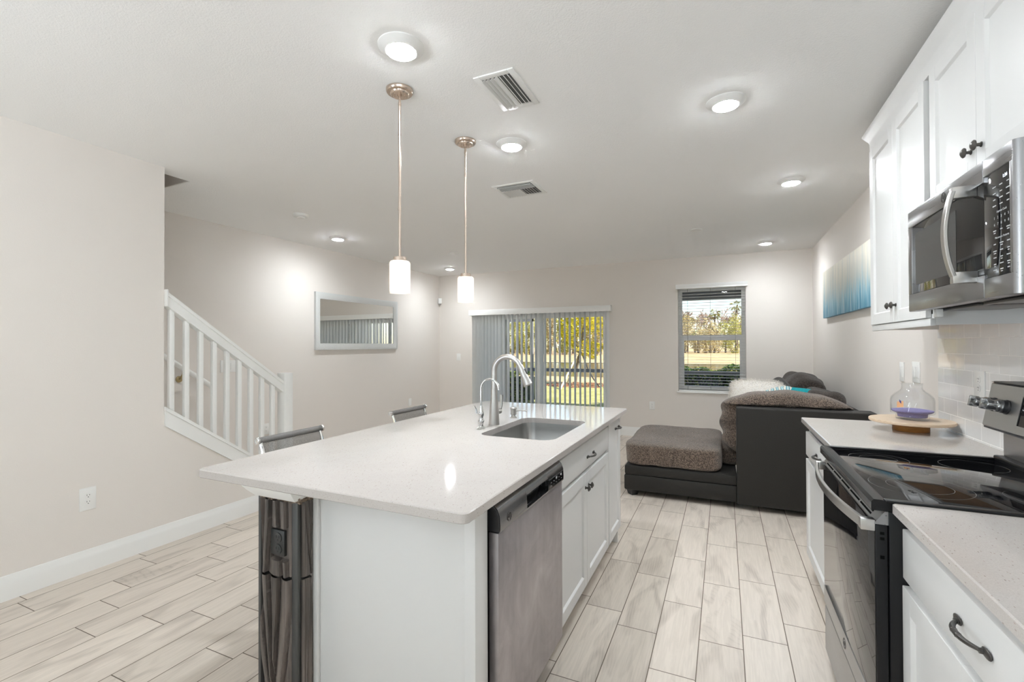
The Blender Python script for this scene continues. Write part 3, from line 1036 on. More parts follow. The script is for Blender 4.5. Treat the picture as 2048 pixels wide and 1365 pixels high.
# mirror
my0, my1, mz0, mz1 = 4.268, 5.862, 1.303, 2.031
t = thing('wall_mirror', 'wide rectangular mirror in a ribbed silver-white frame on the left wall', 'mirror', (XL, (my0 + my1) / 2, mz0))
fwid = .082
b = MB()
pf = [(0, 0), (.030, 0), (.034, .012), (.026, .05), (.016, fwid), (0, fwid)]
def mk(p, q, inward):
    rings = []
    for base, dirv in ((p, None), (q, None)):
        rings.append(base)
    return rings
cs = [(my0, mz0), (my1, mz0), (my1, mz1), (my0, mz1)]
ins = [(1, 1), (-1, 1), (-1, -1), (1, -1)]
rings = []
for (cy, cz), (iy, iz) in zip(cs, ins):
    rings.append([b.bm.verts.new((XL + .002 + d_, cy + iy * e_, cz + iz * e_)) for d_, e_ in pf])
for i in range(4):
    p, q = rings[i], rings[(i + 1) % 4]
    for k in range(len(pf)):
        l = (k + 1) % len(pf)
        b.bm.faces.new((p[k], p[l], q[l], q[k]))
bmesh.ops.recalc_face_normals(b.bm, faces=b.bm.faces[:])
b.build('mirror_frame', M['mirror_frame'], t)
b = MB(); b.box(XL + .003, XL + .012, my0 + fwid - .004, my1 - fwid + .004, mz0 + fwid - .004, mz1 - fwid + .004)
b.build('mirror_glass', M['mirror'], t, smooth=0)

# painting
b = MB(); b.box(XR - .038, XR - .001, 4.25, 6.165, 1.640, 2.147, .002)
pa = b.build('painting', M['painting'], origin=(0, 0, 0))
tag(pa, 'long abstract canvas with blue and cream vertical streaks on the right wall', 'painting')

# ------------------------------------------------------------------ ceiling fittings
def downlight(x, y, label):
    t = thing('recessed_light', label, 'ceiling light', (x, y, H), 'recessed ceiling lights')
    b = MB()
    b.lathe((x, y, H), (0, 0, -1), [(.094, 0), (.094, .004), (.088, .009), (.070, .020), (.064, .024), (.060, .024), (.060, 0)], 48, caps=False)
    b.build('trim_ring', M['white'], t)
    b = MB()
    b.lathe((x, y, H - .004), (0, 0, -1), [(.0605, .016), (.0575, .023), (.046, .0275), (.025, .029), (0, .0295)], 40, caps=False)
    b.build('lens', M['lens'], t)
    return t
downlight(-1.205, 1.56, 'lit recessed light nearest the camera, above the island and left of the first pendant')
downlight(-1.178, 2.60, 'lit recessed light between the two ceiling vents')
downlight(.016, 2.605, 'lit recessed light above the aisle in front of the upper cabinets')
downlight(.468, 4.07, 'lit recessed light near the right wall, halfway down the room')
downlight(.468, 6.40, 'lit recessed light near the back right corner above the window')
downlight(-4.005, 4.03, 'lit recessed light along the left wall above the mirror side')
downlight(-3.98, 6.38, 'lit recessed light in the back left corner of the ceiling')

def disc(name, x, y, r, h, label, cat, detail):
    t = thing(name, label, cat, (x, y, H))
    b = MB(); b.lathe((x, y, H), (0, 0, -1), [(r, 0), (r, h * .5), (r * .93, h * .9), (r * .8, h), (0, h)], 40, caps=False)
    b.build('cover', M['plastic'], t)
    if detail:
        b = MB(); b.lathe((x, y, H - h), (0, 0, -1), [(r * .55, -.002), (r * .55, .006), (r * .48, .010), (0, .010)], 32, caps=False)
        b.build('vent_cap', M['plastic'], t)
    return t
disc('smoke_detector', -3.615, 3.17, .068, .026, 'white round smoke detector on the ceiling near the stairs', 'smoke detector', True)
disc('ceiling_cover', -.27, 5.39, .068, .010, 'flat white round cover on the ceiling in front of the window', 'ceiling cover', False)
disc('ceiling_cover', -3.29, 5.375, .068, .008, 'flat white round cover on the ceiling between the pendant rods', 'ceiling cover', False)

def vent(x0, x1, y0, y1, label, along):
    t = thing('ceiling_vent', label, 'ceiling vent', ((x0 + x1) / 2, (y0 + y1) / 2, H))
    b = MB()
    fl = .03
    z0, z1 = H - .007, H
    b.box(x0, x0 + fl, y0, y1, z0, z1, .002).box(x1 - fl, x1, y0, y1, z0, z1, .002).box(x0 + fl, x1 - fl, y0, y0 + fl, z0, z1, .002).box(x0 + fl, x1 - fl, y1 - fl, y1, z0, z1, .002)
    b.build('frame', M['plastic'], t)
    b = MB(); b.box(x0 + fl, x1 - fl, y0 + fl, y1 - fl, H - .001, H - .0002)
    b.build('duct', M['duct'], t)
    b = MB()
    if along == 'y':
        n_ = 7
        for i in range(n_):
            x = x0 + fl + (i + .5) * (x1 - x0 - 2 * fl) / n_
            tilt = .8 if i < n_ / 2 else -.8
            b.obox((x, (y0 + y1) / 2, H - .009), (math.cos(tilt), 0, math.sin(tilt)), (0, 1, 0), (-math.sin(tilt), 0, math.cos(tilt)), .020, y1 - y0 - 2 * fl, .0015)
    else:
        ym = y0 + fl + (y1 - y0 - 2 * fl) * .40
        for i in range(4):
            y = y0 + fl + (i + .5) * (ym - y0 - fl) / 4
            b.obox(((x0 + x1) / 2, y, H - .009), (1, 0, 0), (0, math.cos(.8), math.sin(.8)), (0, -math.sin(.8), math.cos(.8)), x1 - x0 - 2 * fl, .020, .0015)
        n_ = 13
        for i in range(n_):
            x = x0 + fl + (i + .5) * (x1 - x0 - 2 * fl) / n_
            tilt = .8 if i < n_ / 2 else -.8
            b.obox((x, (ym + y1 - fl) / 2, H - .009), (math.cos(tilt), 0, math.sin(tilt)), (0, 1, 0), (-math.sin(tilt), 0, math.cos(tilt)), .018, y1 - fl - ym, .0015)
    b.build('louvers', M['plastic'], t, smooth=0)
vent(-1.046, -.845, 1.88, 2.213, 'narrow white ceiling vent in front of the first recessed light', 'y')
vent(-1.638, -1.293, 3.233, 3.545, 'square white ceiling vent with crossed louvers behind the pendants', 'x')

def pendant(x, y, zt, label):
    zb = zt - .152
    t = thing('pendant_light', label, 'pendant light', (x, y, H), 'pendant lights over the island')
    b = MB()
    b.lathe((x, y, H), (0, 0, -1), [(.064, 0), (.064, .010), (.060, .016), (.046, .018), (.044, .024), (.040, .028), (.012, .028), (.012, .034), (0, .034)], 40, caps=False)
    ca = b.build('canopy', M['bronze'], t)
    for s_ in (-1, 1):
        b = MB()
        b.cyl((x + s_ * .022, y + s_ * .012, H - .02), (x + s_ * .022, y + s_ * .012, H - .037), .0032)
        b.build('screw', M['bronze'], ca)
    b = MB()
    b.cyl((x, y, H - .03), (x, y, zt + .02), .0062, None, 14)
    for z in (H - .07, (H + zt) / 2 + .2, zt + .25):
        b.cyl((x, y, z - .006), (x, y, z + .006), .0075, None, 14)
    b.build('rod', M['bronze'], t)
    b = MB()
    b.lathe((x, y, zt + .022), (0, 0, -1), [(.012, 0), (.030, .004), (.031, .010), (.031, .021), (.026, .026), (.017, .05), (.017, .062)], 32)
    b.build('socket_cup', M['bronze'], t)
    b = MB()
    b.lathe((x, y, zt), (0, 0, -1), [(.030, .0), (.044, .002), (.049, .010), (.049, .154), (.0465, .154), (.0465, .012), (.043, .006), (.030, .004)], 48, caps=False)
    b.build('shade', M['opal'], t)
    b = MB()
    b.lathe((x, y, zt - .058), (0, 0, -1), [(.012, 0), (.016, .015), (.027, .035), (.029, .05), (.024, .066), (.012, .077), (0, .08)], 24, caps=False)
    b.build('bulb', M['bulb'], t)
pendant(-1.418, 1.823, 1.762, 'nearer lit pendant with opal cylinder shade on a bronze rod')
pendant(-1.415, 2.447, 1.768, 'farther lit pendant with opal cylinder shade on a bronze rod')
# ================================================================== cabinets
def door(parent, name, X, s, y0, y1, z0, z1, st=.057, th=.019):
    """shaker front whose outer face is at X, facing s along x"""
    b = MB()
    xa, xb = X - s * th, X
    lo, hi = min(xa, xb), max(xa, xb)
    b.box(lo, hi, y0, y0 + st, z0, z1, .0012, 1).box(lo, hi, y1 - st, y1, z0, z1, .0012, 1)
    b.box(lo, hi, y0 + st, y1 - st, z0, z0 + st, .0012, 1).box(lo, hi, y0 + st, y1 - st, z1 - st, z1, .0012, 1)
    pa, pb = sorted((X - s * .017, X - s * .010))
    b.box(pa, pb, y0 + st - .002, y1 - st + .002, z0 + st - .002, z1 - st + .002)
    # sloped inner lip
    for (ya, yb, za, zb) in ((y0 + st, y1 - st, z0 + st, z0 + st), (y0 + st, y1 - st, z1 - st, z1 - st)):
        sg = 1 if za < (z0 + z1) / 2 else -1
        b.prism([(X - s * .001, za), (X - s * .010, za), (X - s * .010, za + sg * .006)], 'y', ya, yb)
    for ya in (y0 + st, y1 - st):
        sg = 1 if ya < (y0 + y1) / 2 else -1
        b.prism([(X - s * .001, ya), (X - s * .010, ya), (X - s * .010, ya + sg * .006)], 'z', z0 + st, z1 - st)
    return b.build(name, M['cab'], parent, smooth=30)

def slab(parent, name, X, s, y0, y1, z0, z1, th=.019):
    b = MB(); lo, hi = sorted((X - s * th, X))
    b.box(lo, hi, y0, y1, z0, z1, .003)
    return b.build(name, M['cab'], parent)

def knob(parent, X, s, y, z):
    b = MB()
    b.lathe((X, y, z), (s, 0, 0), [(.0085, 0), (.0085, .002), (.0055, .004), (.005, .012), (.0075, .015), (.0155, .017), (.0165, .020), (.015, .022), (.0135, .0225), (.012, .0245), (.006, .028), (0, .029)], 24)
    return b.build('knob', M['pewter'], parent)

def pull(parent, X, s, y, z, half=.052):
    b = MB()
    pts, rs = [], []
    for i in range(21):
        u = -1 + i / 10
        d_ = .007 + .020 * max(0, 1 - abs(u) ** 2.4)
        pts.append((X + s * d_, y + u * half, z)); rs.append(.0036 + .0022 * (1 - u * u))
    b.tube(pts, rs, 10)
    for sg in (-1, 1):
        c = (X + s * .0035, y + sg * half * 1.14, z)
        b.soft(c, (.007, .034, .017), k=2.6, n=5)
        b.cyl((X, y + sg * half, z), (X + s * .012, y + sg * half, z), .0062, .005, 12)
    for u in (-.18, .18):
        b.lathe((X + s * (.007 + .020 * (1 - abs(u) ** 2.4)), y + u * half, z), (0, 1, 0), [(.0056, -.002), (.0064, 0), (.0056, .002)], 10)
    return b.build('pull', M['pewter'], parent)

# ------------------------------------------------------------------ the island
FX, IY0, IY1 = -.6526, 1.063, 3.288
TOE = .105
# worktop with the cut-out for the sink
IX0, IX1 = -1.730, -.615
SX0, SX1, SY0, SY1 = -1.112, -.722, 2.030, 2.645
def rrect(x0, x1, y0, y1, r, seg=8):
    p = []
    for cx, cy, a0 in ((x1 - r, y1 - r, 0), (x0 + r, y1 - r, 90), (x0 + r, y0 + r, 180), (x1 - r, y0 + r, 270)):
        for i in range(seg + 1):
            a = R(a0 + 90 * i / seg)
            p.append((cx + r * math.cos(a), cy + r * math.sin(a)))
    return p
def slab_with_hole(out, hole, z0, z1, bev=.003):
    """flat slab with a hole; outline and hole have the same number of points in the same order"""
    b = MB()
    n_ = len(out)
    def ring(p, z, off=0.0):
        return [b.bm.verts.new((x, y, z)) for x, y in p]
    def shrink(p, d):
        cx = sum(q[0] for q in p) / len(p); cy = sum(q[1] for q in p) / len(p)
        return [(x - d * (1 if x > cx else -1), y - d * (1 if y > cy else -1)) for x, y in p]
    ot = ring(shrink(out, bev), z1); os_ = ring(out, z1 - bev); ob = ring(out, z0 + bev); obb = ring(shrink(out, bev), z0)
    loops = [ot, os_, ob, obb]
    if hole:
        it = ring(shrink(hole, -.0015), z1); is_ = ring(hole, z1 - .0015); ib = ring(hole, z0)
        loops = [it] and [ot, os_, ob, obb, ib, is_, it, ot]
    for p, q in zip(loops, loops[1:]):
        for i in range(n_):
            j = (i + 1) % n_
            b.bm.faces.new((p[i], p[j], q[j], q[i]))
    if not hole:
        b.bm.faces.new(ot); b.bm.faces.new(obb)
    bmesh.ops.recalc_face_normals(b.bm, faces=b.bm.faces[:])
    return b
b = slab_with_hole(rrect(IX0, IX1, IY0, IY1, .022), rrect(SX0, SX1, SY0, SY1, .065), .884, .914)
tag(b.build('island_worktop', M['quartz'], smooth=0), 'pale speckled quartz worktop of the island with the sink cut-out', 'worktop')

# sink bowl
b = MB()
def ringz(p, z): return [b.bm.verts.new((x, y, z)) for x, y in p]
def off(p, d):
    cx = sum(q[0] for q in p) / len(p); cy = sum(q[1] for q in p) / len(p)
    return [(x - d * (1 if x > cx else -1), y - d * (1 if y > cy else -1)) for x, y in p]
op = rrect(SX0 - .004, SX1 + .004, SY0 - .004, SY1 + .004, .069)
L = [ringz(off(op, -.022), .883), ringz(op, .883), ringz(off(op, .002), .862), ringz(off(op, .006), .72), ringz(off(op, .02), .705), ringz(off(op, .045), .698)]
for p, q in zip(L, L[1:]):
    for i in range(len(p)):
        j = (i + 1) % len(p)
        b.bm.faces.new((p[i], p[j], q[j], q[i]))
b.bm.faces.new(L[-1])
t = thing('kitchen_sink', 'undermounted stainless steel sink bowl in the island worktop', 'sink', ((SX0 + SX1) / 2, (SY0 + SY1) / 2, .69))
b.build('bowl', M['sink'], t, smooth=50)
b = MB(); b.lathe(((SX0 + SX1) / 2, (SY0 + SY1) / 2, .6985), (0, 0, 1), [(.045, 0), (.045, .003), (.036, .004), (.032, .001), (0, .001)], 32)
b.build('drain', M['nickel'], t)

# sink cabinet
t = thing('island_sink_cabinet', 'white sink base cabinet in the island with a false drawer above two doors', 'cabinet', (-.95, 2.39, 0))
CB = -1.272
b = MB()
c0, c1 = 1.908, 2.872
b.box(CB, FX - .020, c0, c0 + .016, TOE, .883).box(CB, FX - .020, c1 - .016, c1, TOE, .883).box(CB, FX - .020, c0 + .016, c1 - .016, TOE, TOE + .016)
b.box(CB, CB + .01, c0 + .016, c1 - .016, TOE + .016, .883).box(FX - .020, FX - .0195 + .0, c0 + .016, c1 - .016, .845, .883)
b.box(FX - .038, FX - .020, c0, c1, .845, .883).box(FX - .038, FX - .020, c0, c1, .690, .715).box(FX - .038, FX - .020, c0, c1, TOE, .125)
b.box(FX - .092, FX - .076, c0, c1, 0, TOE)
b.build('carcass', M['cab'], t, smooth=0)
fr = slab(t, 'drawer_front', FX, 1, 1.915, 2.866, .716, .850)
pull(fr, FX, 1, 2.440, .772)
mid = 2.372
dl = door(t, 'door', FX, 1, 1.915, mid - .0015, .116, .694)
knob(dl, FX, 1, mid - .030, .622)
dr_ = door(t, 'door', FX, 1, mid + .0015, 2.866, .116, .694)
knob(dr_, FX, 1, mid + .030, .622)

# narrow end cabinet
t = thing('island_end_cabinet', 'narrow white island cabinet with one tall door beside the sofa', 'cabinet', (-.95, 3.05, 0))
c0, c1 = 2.874, 3.235
b = MB()
b.box(CB, FX - .020, c0, c0 + .016, TOE, .883).box(CB, FX - .020, c1 - .016, c1, 0, .883).box(CB, FX - .020, c0 + .016, c1 - .016, TOE, TOE + .016)
b.box(CB, CB + .01, c0 + .016, c1 - .016, TOE + .016, .883).box(FX - .038, FX - .020, c0, c1, .850, .883).box(FX - .038, FX - .020, c0, c1, TOE, .125)
b.box(FX - .092, FX - .076, c0, c1 - .016, 0, TOE)
b.build('carcass', M['cab'], t, smooth=0)
dl = door(t, 'door', FX, 1, 2.881, 3.229, .116, .868)
pull(dl, FX, 1, 3.115, .806, .045)

# end panel with the return by the dishwasher
t = thing('island_gable', 'plain white end panel of the island facing the camera, beside the dishwasher', 'panel', (-.95, 1.2, 0))
b = MB()
b.box(-1.274, FX - .022, 1.180, 1.198, 0, .884, .0015)
b.build('panel', M['cab'], t)
b = MB(); b.box(FX - .036, FX, 1.178, 1.255, 0, .884, .0015)
b.build('filler_strip', M['cab'], t)
b = MB(); b.box(-1.274, -1.252, 1.166, 1.180, 0, .884, .003)
b.build('corner_bead', M['cab'], t)

# knee wall that carries the overhang, wrapped at its end in carved wood
PX0, PX1 = -1.463, -1.278
b = MB(); b.box(PX0 + .008, PX1 - .004, 1.165, 3.235, 0, .884)
tag(b.build('island_knee_wall', M['wall'], smooth=0), 'painted low wall under the bar overhang, back of the island', 'low wall', kind=None)

t = thing('carved_end_cover', 'grey-brown carved wood cover with draped relief on the island corner', 'carved panel', ((PX0 + PX1) / 2, 1.14, 0))
FOLDS = {
    'upper': [(-.30, .10, 1), (.10, -.06, 1), (.36, -.14, 1.3), (.58, .16, 1.2), (.86, .05, 1), (1.2, 0, 1)],
    'lower': [(-.45, .95, 1.1), (-.02, .66, 1.3), (.27, .26, 1), (.63, -.36, 1.5), (1.02, -.58, 1.5), (1.6, -.6, 1)],
    'side_upper': [(-.4, .3, 1), (.10, .75, 1.2), (.55, .42, 1), (1.15, .2, 1)],
    'side_lower': [(-.3, -.1, 1), (.12, .02, 1.4), (.95, -.95, .8), (1.2, -.25, 1.2), (1.6, 0, 1)],
}
def drape(u, v, key):
    """overlapping folds: each rises slowly and drops at the edge of the next one"""
    cs = sorted(a + b_ * (1 - v) ** p_ for a, b_, p_ in FOLDS[key])
    for c0_, c1_ in zip(cs, cs[1:]):
        if c0_ <= u < c1_:
            t_ = (u - c0_) / max(c1_ - c0_, 1e-4)
            return (.18 + .82 * math.sin(math.pi * min(1, t_ * .62 + .03)) ** .8) * min(1, (1 - t_) / .10 + .12) * min(1, (c1_ - c0_) / .12)
    return .2
def carved(fn_pos, nrm, z0, z1, seed, name, nu=46, nz=60, amp=.024):
    b = MB()
    def fn(u, v):
        z = z0 + v * (z1 - z0)
        e = min(1, min(u, 1 - u) / .06)
        h = drape(u, v, seed) * amp * e + .001
        if name == 'front_carving' and .640 < z < .748 and .33 < u < .89:
            h = min(h, .004)
        p = Vector(fn_pos(u)); p.z = z
        return p + Vector(nrm) * h
    b.grid(fn, nu, nz)
    return b.build(name, M['carved'], t, smooth=45)
ZS = .585
# front face and side face, each in two tiers
carved(lambda u: (PX0 + .014 + u * (PX1 - PX0 - .042), 1.122, 0), (0, -1, 0), ZS + .004, .838, 'upper', 'front_carving', 70, 70)
carved(lambda u: (PX0 + .014 + u * (PX1 - PX0 - .042), 1.122, 0), (0, -1, 0), 0.002, ZS - .004, 'lower', 'front_carving', 70, 140)
carved(lambda u: (PX1 - .002, 1.126 + u * .036, 0), (1, 0, 0), ZS + .004, .838, 'side_upper', 'side_carving', 40, 70, .012)
carved(lambda u: (PX1 - .002, 1.126 + u * .036, 0), (1, 0, 0), 0.002, ZS - .004, 'side_lower', 'side_carving', 40, 140, .012)
b = MB()
b.box(PX0, PX0 + .013, 1.108, 1.163, 0, .852, .001)
b.box(PX1 - .030, PX1 - .003, 1.112, 1.126, 0, .836, .002)
b.box(PX0 + .012, PX1 - .004, 1.124, 1.163, 0, .852)
b.build('edge_trim', M['dark_trim'], t)
b = MB()
rg = random.Random(8)
for i in range(70):
    u = rg.random()
    if rg.random() < .75:
        c = Vector((PX0 + .012 + u * (PX1 - PX0 - .014), 1.114 + rg.uniform(-.004, .006), .843 + rg.uniform(-.007, .006)))
        ax = (1, rg.uniform(-.3, .3), rg.uniform(-.35, .35))
    else:
        c = Vector((PX1 + rg.uniform(-.006, .004), 1.118 + u * .055, .843 + rg.uniform(-.007, .006)))
        ax = (rg.uniform(-.3, .3), 1, rg.uniform(-.3, .3))
    b.obox(c, ax, Vector((0, 0, 1)).cross(Vector(ax)), (0, 0, 1), rg.uniform(.012, .035), rg.uniform(.006, .012), rg.uniform(.004, .011), .001)
b.build('torn_top_edge', M['torn'], t, smooth=0)
# outlet let into the carving
oc = MB(); oc.box(-1.402, -1.338, 1.108, 1.120, .652, .737, .002)
oo = oc.build('outlet_plate', mat('dark_outlet_plastic', (.028, .029, .028), .4), t)
b = MB()
for dz in (.019, -.019):
    b.lathe((-1.366, 1.1085, .693 + dz), (0, -1, 0), [(.0165, 0), (.0165, .003), (.0145, .0035), (0, .0035)], 22, caps=False)
b.build('socket', bpy.data.materials['dark_outlet_plastic'], oo)
b = MB()
for dz in (.019, -.019):
    for du in (-.006, .006):
        b.box(-1.366 + du - .0012, -1.366 + du + .0012, 1.1042, 1.1055, .693 + dz, .693 + dz + .008)
    b.lathe((-1.366, 1.1055, .693 + dz - .007), (0, -1, 0), [(.0026, 0), (.0026, .0013)], 10)
b.build('slots', M['slot'], oo)

# white cove moulding under the worktop, around the cover
b = MB()
prof = [(0, .845), (.006, .845), (.012, .852), (.024, .866), (.036, .884), (0, .884)]
def cove_ring(pts_out):
    rings = []
    for (x, y, ox, oy) in pts_out:
        rings.append([b.bm.verts.new((x + ox * d_, y + oy * d_, z_)) for d_, z_ in prof])
    for p, q in zip(rings, rings[1:]):
        for k in range(len(prof)):
            l = (k + 1) % len(prof)
            b.bm.faces.new((p[k], p[l], q[l], q[k]))
    b.bm.faces.new(rings[0]); b.bm.faces.new(rings[-1])
cove_ring([(PX0, 3.20, -1, 0), (PX0, 1.104, -1, -1), (PX1 - .002, 1.104, .5, -1), (PX1 - .002, 1.176, .5, 0)])
bmesh.ops.recalc_face_normals(b.bm, faces=b.bm.faces[:])
tag(b.build('island_cove_moulding', M['white'], smooth=40), 'white cove moulding between carved cover and worktop', 'moulding')

# ------------------------------------------------------------------ dishwasher
DY0, DY1, DX = 1.283, 1.898, -.630
t = thing('dishwasher', 'smudged stainless dishwasher with a dark curved control strip in the island', 'dishwasher', (-.9, (DY0 + DY1) / 2, 0))
b = MB(); b.box(-1.26, DX - .040, DY0 - .018, DY1 - .002, .10, .868, .002)
b.box(-1.26, FX - .08, DY0, DY1, .002, .10)
b.build('tub', M['black'], t)
b = MB(); b.box(DX - .034, DX, DY0, DY1, .125, .780, .004)
b.build('door', M['dw_steel'], t)
b = MB(); b.box(FX - .07, FX - .055, DY0, DY1, .003, .118)
b.build('kick_plate', M['black'], t)
# control strip, curved at its top
b = MB()
pr = [(DX - .050, .784), (DX + .006, .784), (DX + .007, .800), (DX + .005, .832), (DX - .002, .852), (DX - .014, .864), (DX - .030, .868), (DX - .050, .868)]
py0, py1 = 1.497, 1.712
b.prism(pr, 'y', DY0, py0).prism(pr, 'y', py1, DY1)
b.prism([(DX - .050, .836), (DX + .0045, .836), (DX - .002, .852), (DX - .014, .864), (DX - .030, .868), (DX - .050, .868)], 'y', py0, py1)
b.prism([(DX - .050, .784), (DX + .006, .784), (DX + .0065, .790), (DX - .020, .796), (DX - .050, .800)], 'y', py0, py1)
cs = b.build('control_strip', M['steel_dark'], t)
b = MB(); b.box(DX - .052, DX - .034, py0 - .004, py1 + .004, .790, .840)
b.build('handle_pocket', M['black'], cs)
b = MB(); b.prism([(DX - .049, .786), (DX + .004, .786), (DX + .005, .800), (DX + .003, .832), (DX - .004, .850), (DX - .016, .862), (DX - .049, .866)], 'y', DY0 - .006, DY0 - .0002)
b.build('end_cap', M['black'], cs)
b = MB()
px = DX + .0075
b.box(DX + .004, px, 1.722, DY1 - .006, .790, .826)
b.build('key_panel', M['black_glass'], cs)
b = MB()
for i in range(5):
    y = 1.742 + i * .031
    b.box(px, px + .0004, y - .005, y + .005, .812, .8135)
    b.box(px, px + .0004, y - .004, y + .004, .800, .8012)
b.box(px, px + .0004, 1.795, 1.812, .815, .822).box(px, px + .0004, 1.852, 1.869, .815, .822)
b.build('key_marks', M['printed'], cs, smooth=0)

def badge(parent, mtx, r, ring_mat, depth=.0012):
    """round emblem: a ring with two interlaced script capitals"""
    b = MB()
    n_ = 40
    pts = [mtx @ Vector((r * math.cos(2 * math.pi * i / n_), r * math.sin(2 * math.pi * i / n_), .0006)) for i in range(n_ + 1)]
    b.tube(pts, r * .06, 6)
    for a in (45, 135, 225, 315):
        c = Vector((r * .84 * math.cos(R(a)), r * .84 * math.sin(R(a)), .0006))
        q = [mtx @ (c + Vector((r * .13 * math.cos(R(a + 90 + k * 30)), r * .13 * math.sin(R(a + 90 + k * 30)), 0))) for k in range(7)]
        b.tube(q, r * .045, 5)
    b.text('GE', r * 1.0, mtx @ Matrix.Translation((0, 0, .0005)), depth * .5, shear=.25)
    return b.build('emblem', ring_mat, parent)
# local x runs along +y, local y up, facing +x
badge(cs, Matrix(((0, 0, 1, DX + .0068), (1, 0, 0, 1.350), (0, 1, 0, .812), (0, 0, 0, 1))), .014, M['pewter'])

# ------------------------------------------------------------------ taps on the island
t = thing('kitchen_faucet', 'tall brushed nickel pull-down faucet with gooseneck spout behind the sink', 'faucet', (-1.165, 2.325, .914))
fx, fy = -1.165, 2.325
b = MB()
b.lathe((fx, fy, .914), (0, 0, 1), [(.0295, 0), (.0295, .006), (.0285, .02), (.0265, .07), (.0235, .11), (.0195, .15), (.0175, .19), (.0172, .205)], 32)
b.build('body', M['nickel'], t)
b = MB()
pts = [(fx, fy, 1.115), (fx, fy, 1.17), (fx, fy, 1.21)]
r_ = .082
for i in range(1, 19):
    a = R(180 - i * 155 / 18)
    pts.append((fx + r_ + r_ * math.cos(a), fy, 1.21 + r_ * math.sin(a)))
b.tube(pts, .0155, 16)
b.build('spout', M['nickel'], t)
ex, ez = pts[-1][0], pts[-1][2]
dv = Vector((math.sin(R(25)), 0, -math.cos(R(25))))
b = MB()
b.lathe((ex, fy, ez), dv, [(.0158, 0), (.0165, .003), (.0175, .03), (.0205, .07), (.0245, .105), (.0255, .114), (.023, .117), (0, .117)], 28, caps=False)
hd = b.build('spray_head', M['nickel'], t)
b = MB()
p = Vector((ex, fy, ez)) + dv * .045 + Vector((math.cos(R(25)), 0, math.sin(R(25)))) * .018
b.obox(p, dv, (0, 1, 0), (math.cos(R(25)), 0, math.sin(R(25))), .032, .010, .006, .002)
b.build('spray_button', M['black'], hd)
b = MB()
b.lathe((fx, fy, .985), (.35, .93, 0), [(.016, .015), (.016, .040), (.013, .048), (0, .049)], 20)
b.tube([(fx + .016, fy + .044, .99), (fx + .020, fy + .052, 1.02), (fx + .018, fy + .058, 1.075)], [.007, .0075, .0095], 10)
b.build('lever', M['nickel'], t)

t = thing('filter_tap', 'slim chrome filtered-water tap with curved spout left of the faucet', 'faucet', (-1.172, 2.185, .914))
fx, fy = -1.172, 2.185
b = MB()
b.lathe((fx, fy, .914), (0, 0, 1), [(.024, 0), (.024, .003), (.019, .007), (.012, .012), (.0105, .022), (.016, .034), (.017, .042), (.012, .052), (.011, .062), (.015, .072), (.015, .088), (.0105, .098), (.009, .118), (.0075, .122)], 24)
b.build('base', M['chrome'], t)
b = MB()
pts = [(fx, fy, 1.03), (fx, fy, 1.12)]
r_ = .052
for i in range(1, 17):
    a = R(180 - i * 165 / 16)
    pts.append((fx + r_ + r_ * math.cos(a), fy, 1.125 + r_ * math.sin(a)))
pts.append((pts[-1][0] + .003, fy, pts[-1][2] - .016))
b.tube(pts, [.0058] * (len(pts) - 1) + [.0062], 12)
b.build('spout', M['chrome'], t)
b = MB()
b.cyl((fx, fy, .994), (fx - .022, fy - .010, .996), .007, .006, 12)
b.tube([(fx - .022, fy - .010, .996), (fx - .026, fy - .012, 1.02), (fx - .034, fy - .015, 1.034)], [.006, .0045, .005], 10)
b.build('lever', M['chrome'], t)

t = thing('soap_dispenser', 'short brushed nickel soap dispenser with side nozzle behind the sink', 'soap dispenser', (-1.168, 2.592, .914))
fx, fy = -1.168, 2.592
b = MB()
b.lathe((fx, fy, .914), (0, 0, 1), [(.021, 0), (.021, .003), (.014, .009), (.0125, .017), (.0185, .021), (.0185, .052), (.0205, .054), (.0205, .060), (.017, .063), (0, .063)], 28)
b.build('pump', M['nickel'], t)
b = MB(); b.tube([(fx + .012, fy, .957), (fx + .055, fy, .962), (fx + .09, fy, .958)], [.0042, .0036, .0034], 10)
b.build('nozzle', M['nickel'], t)

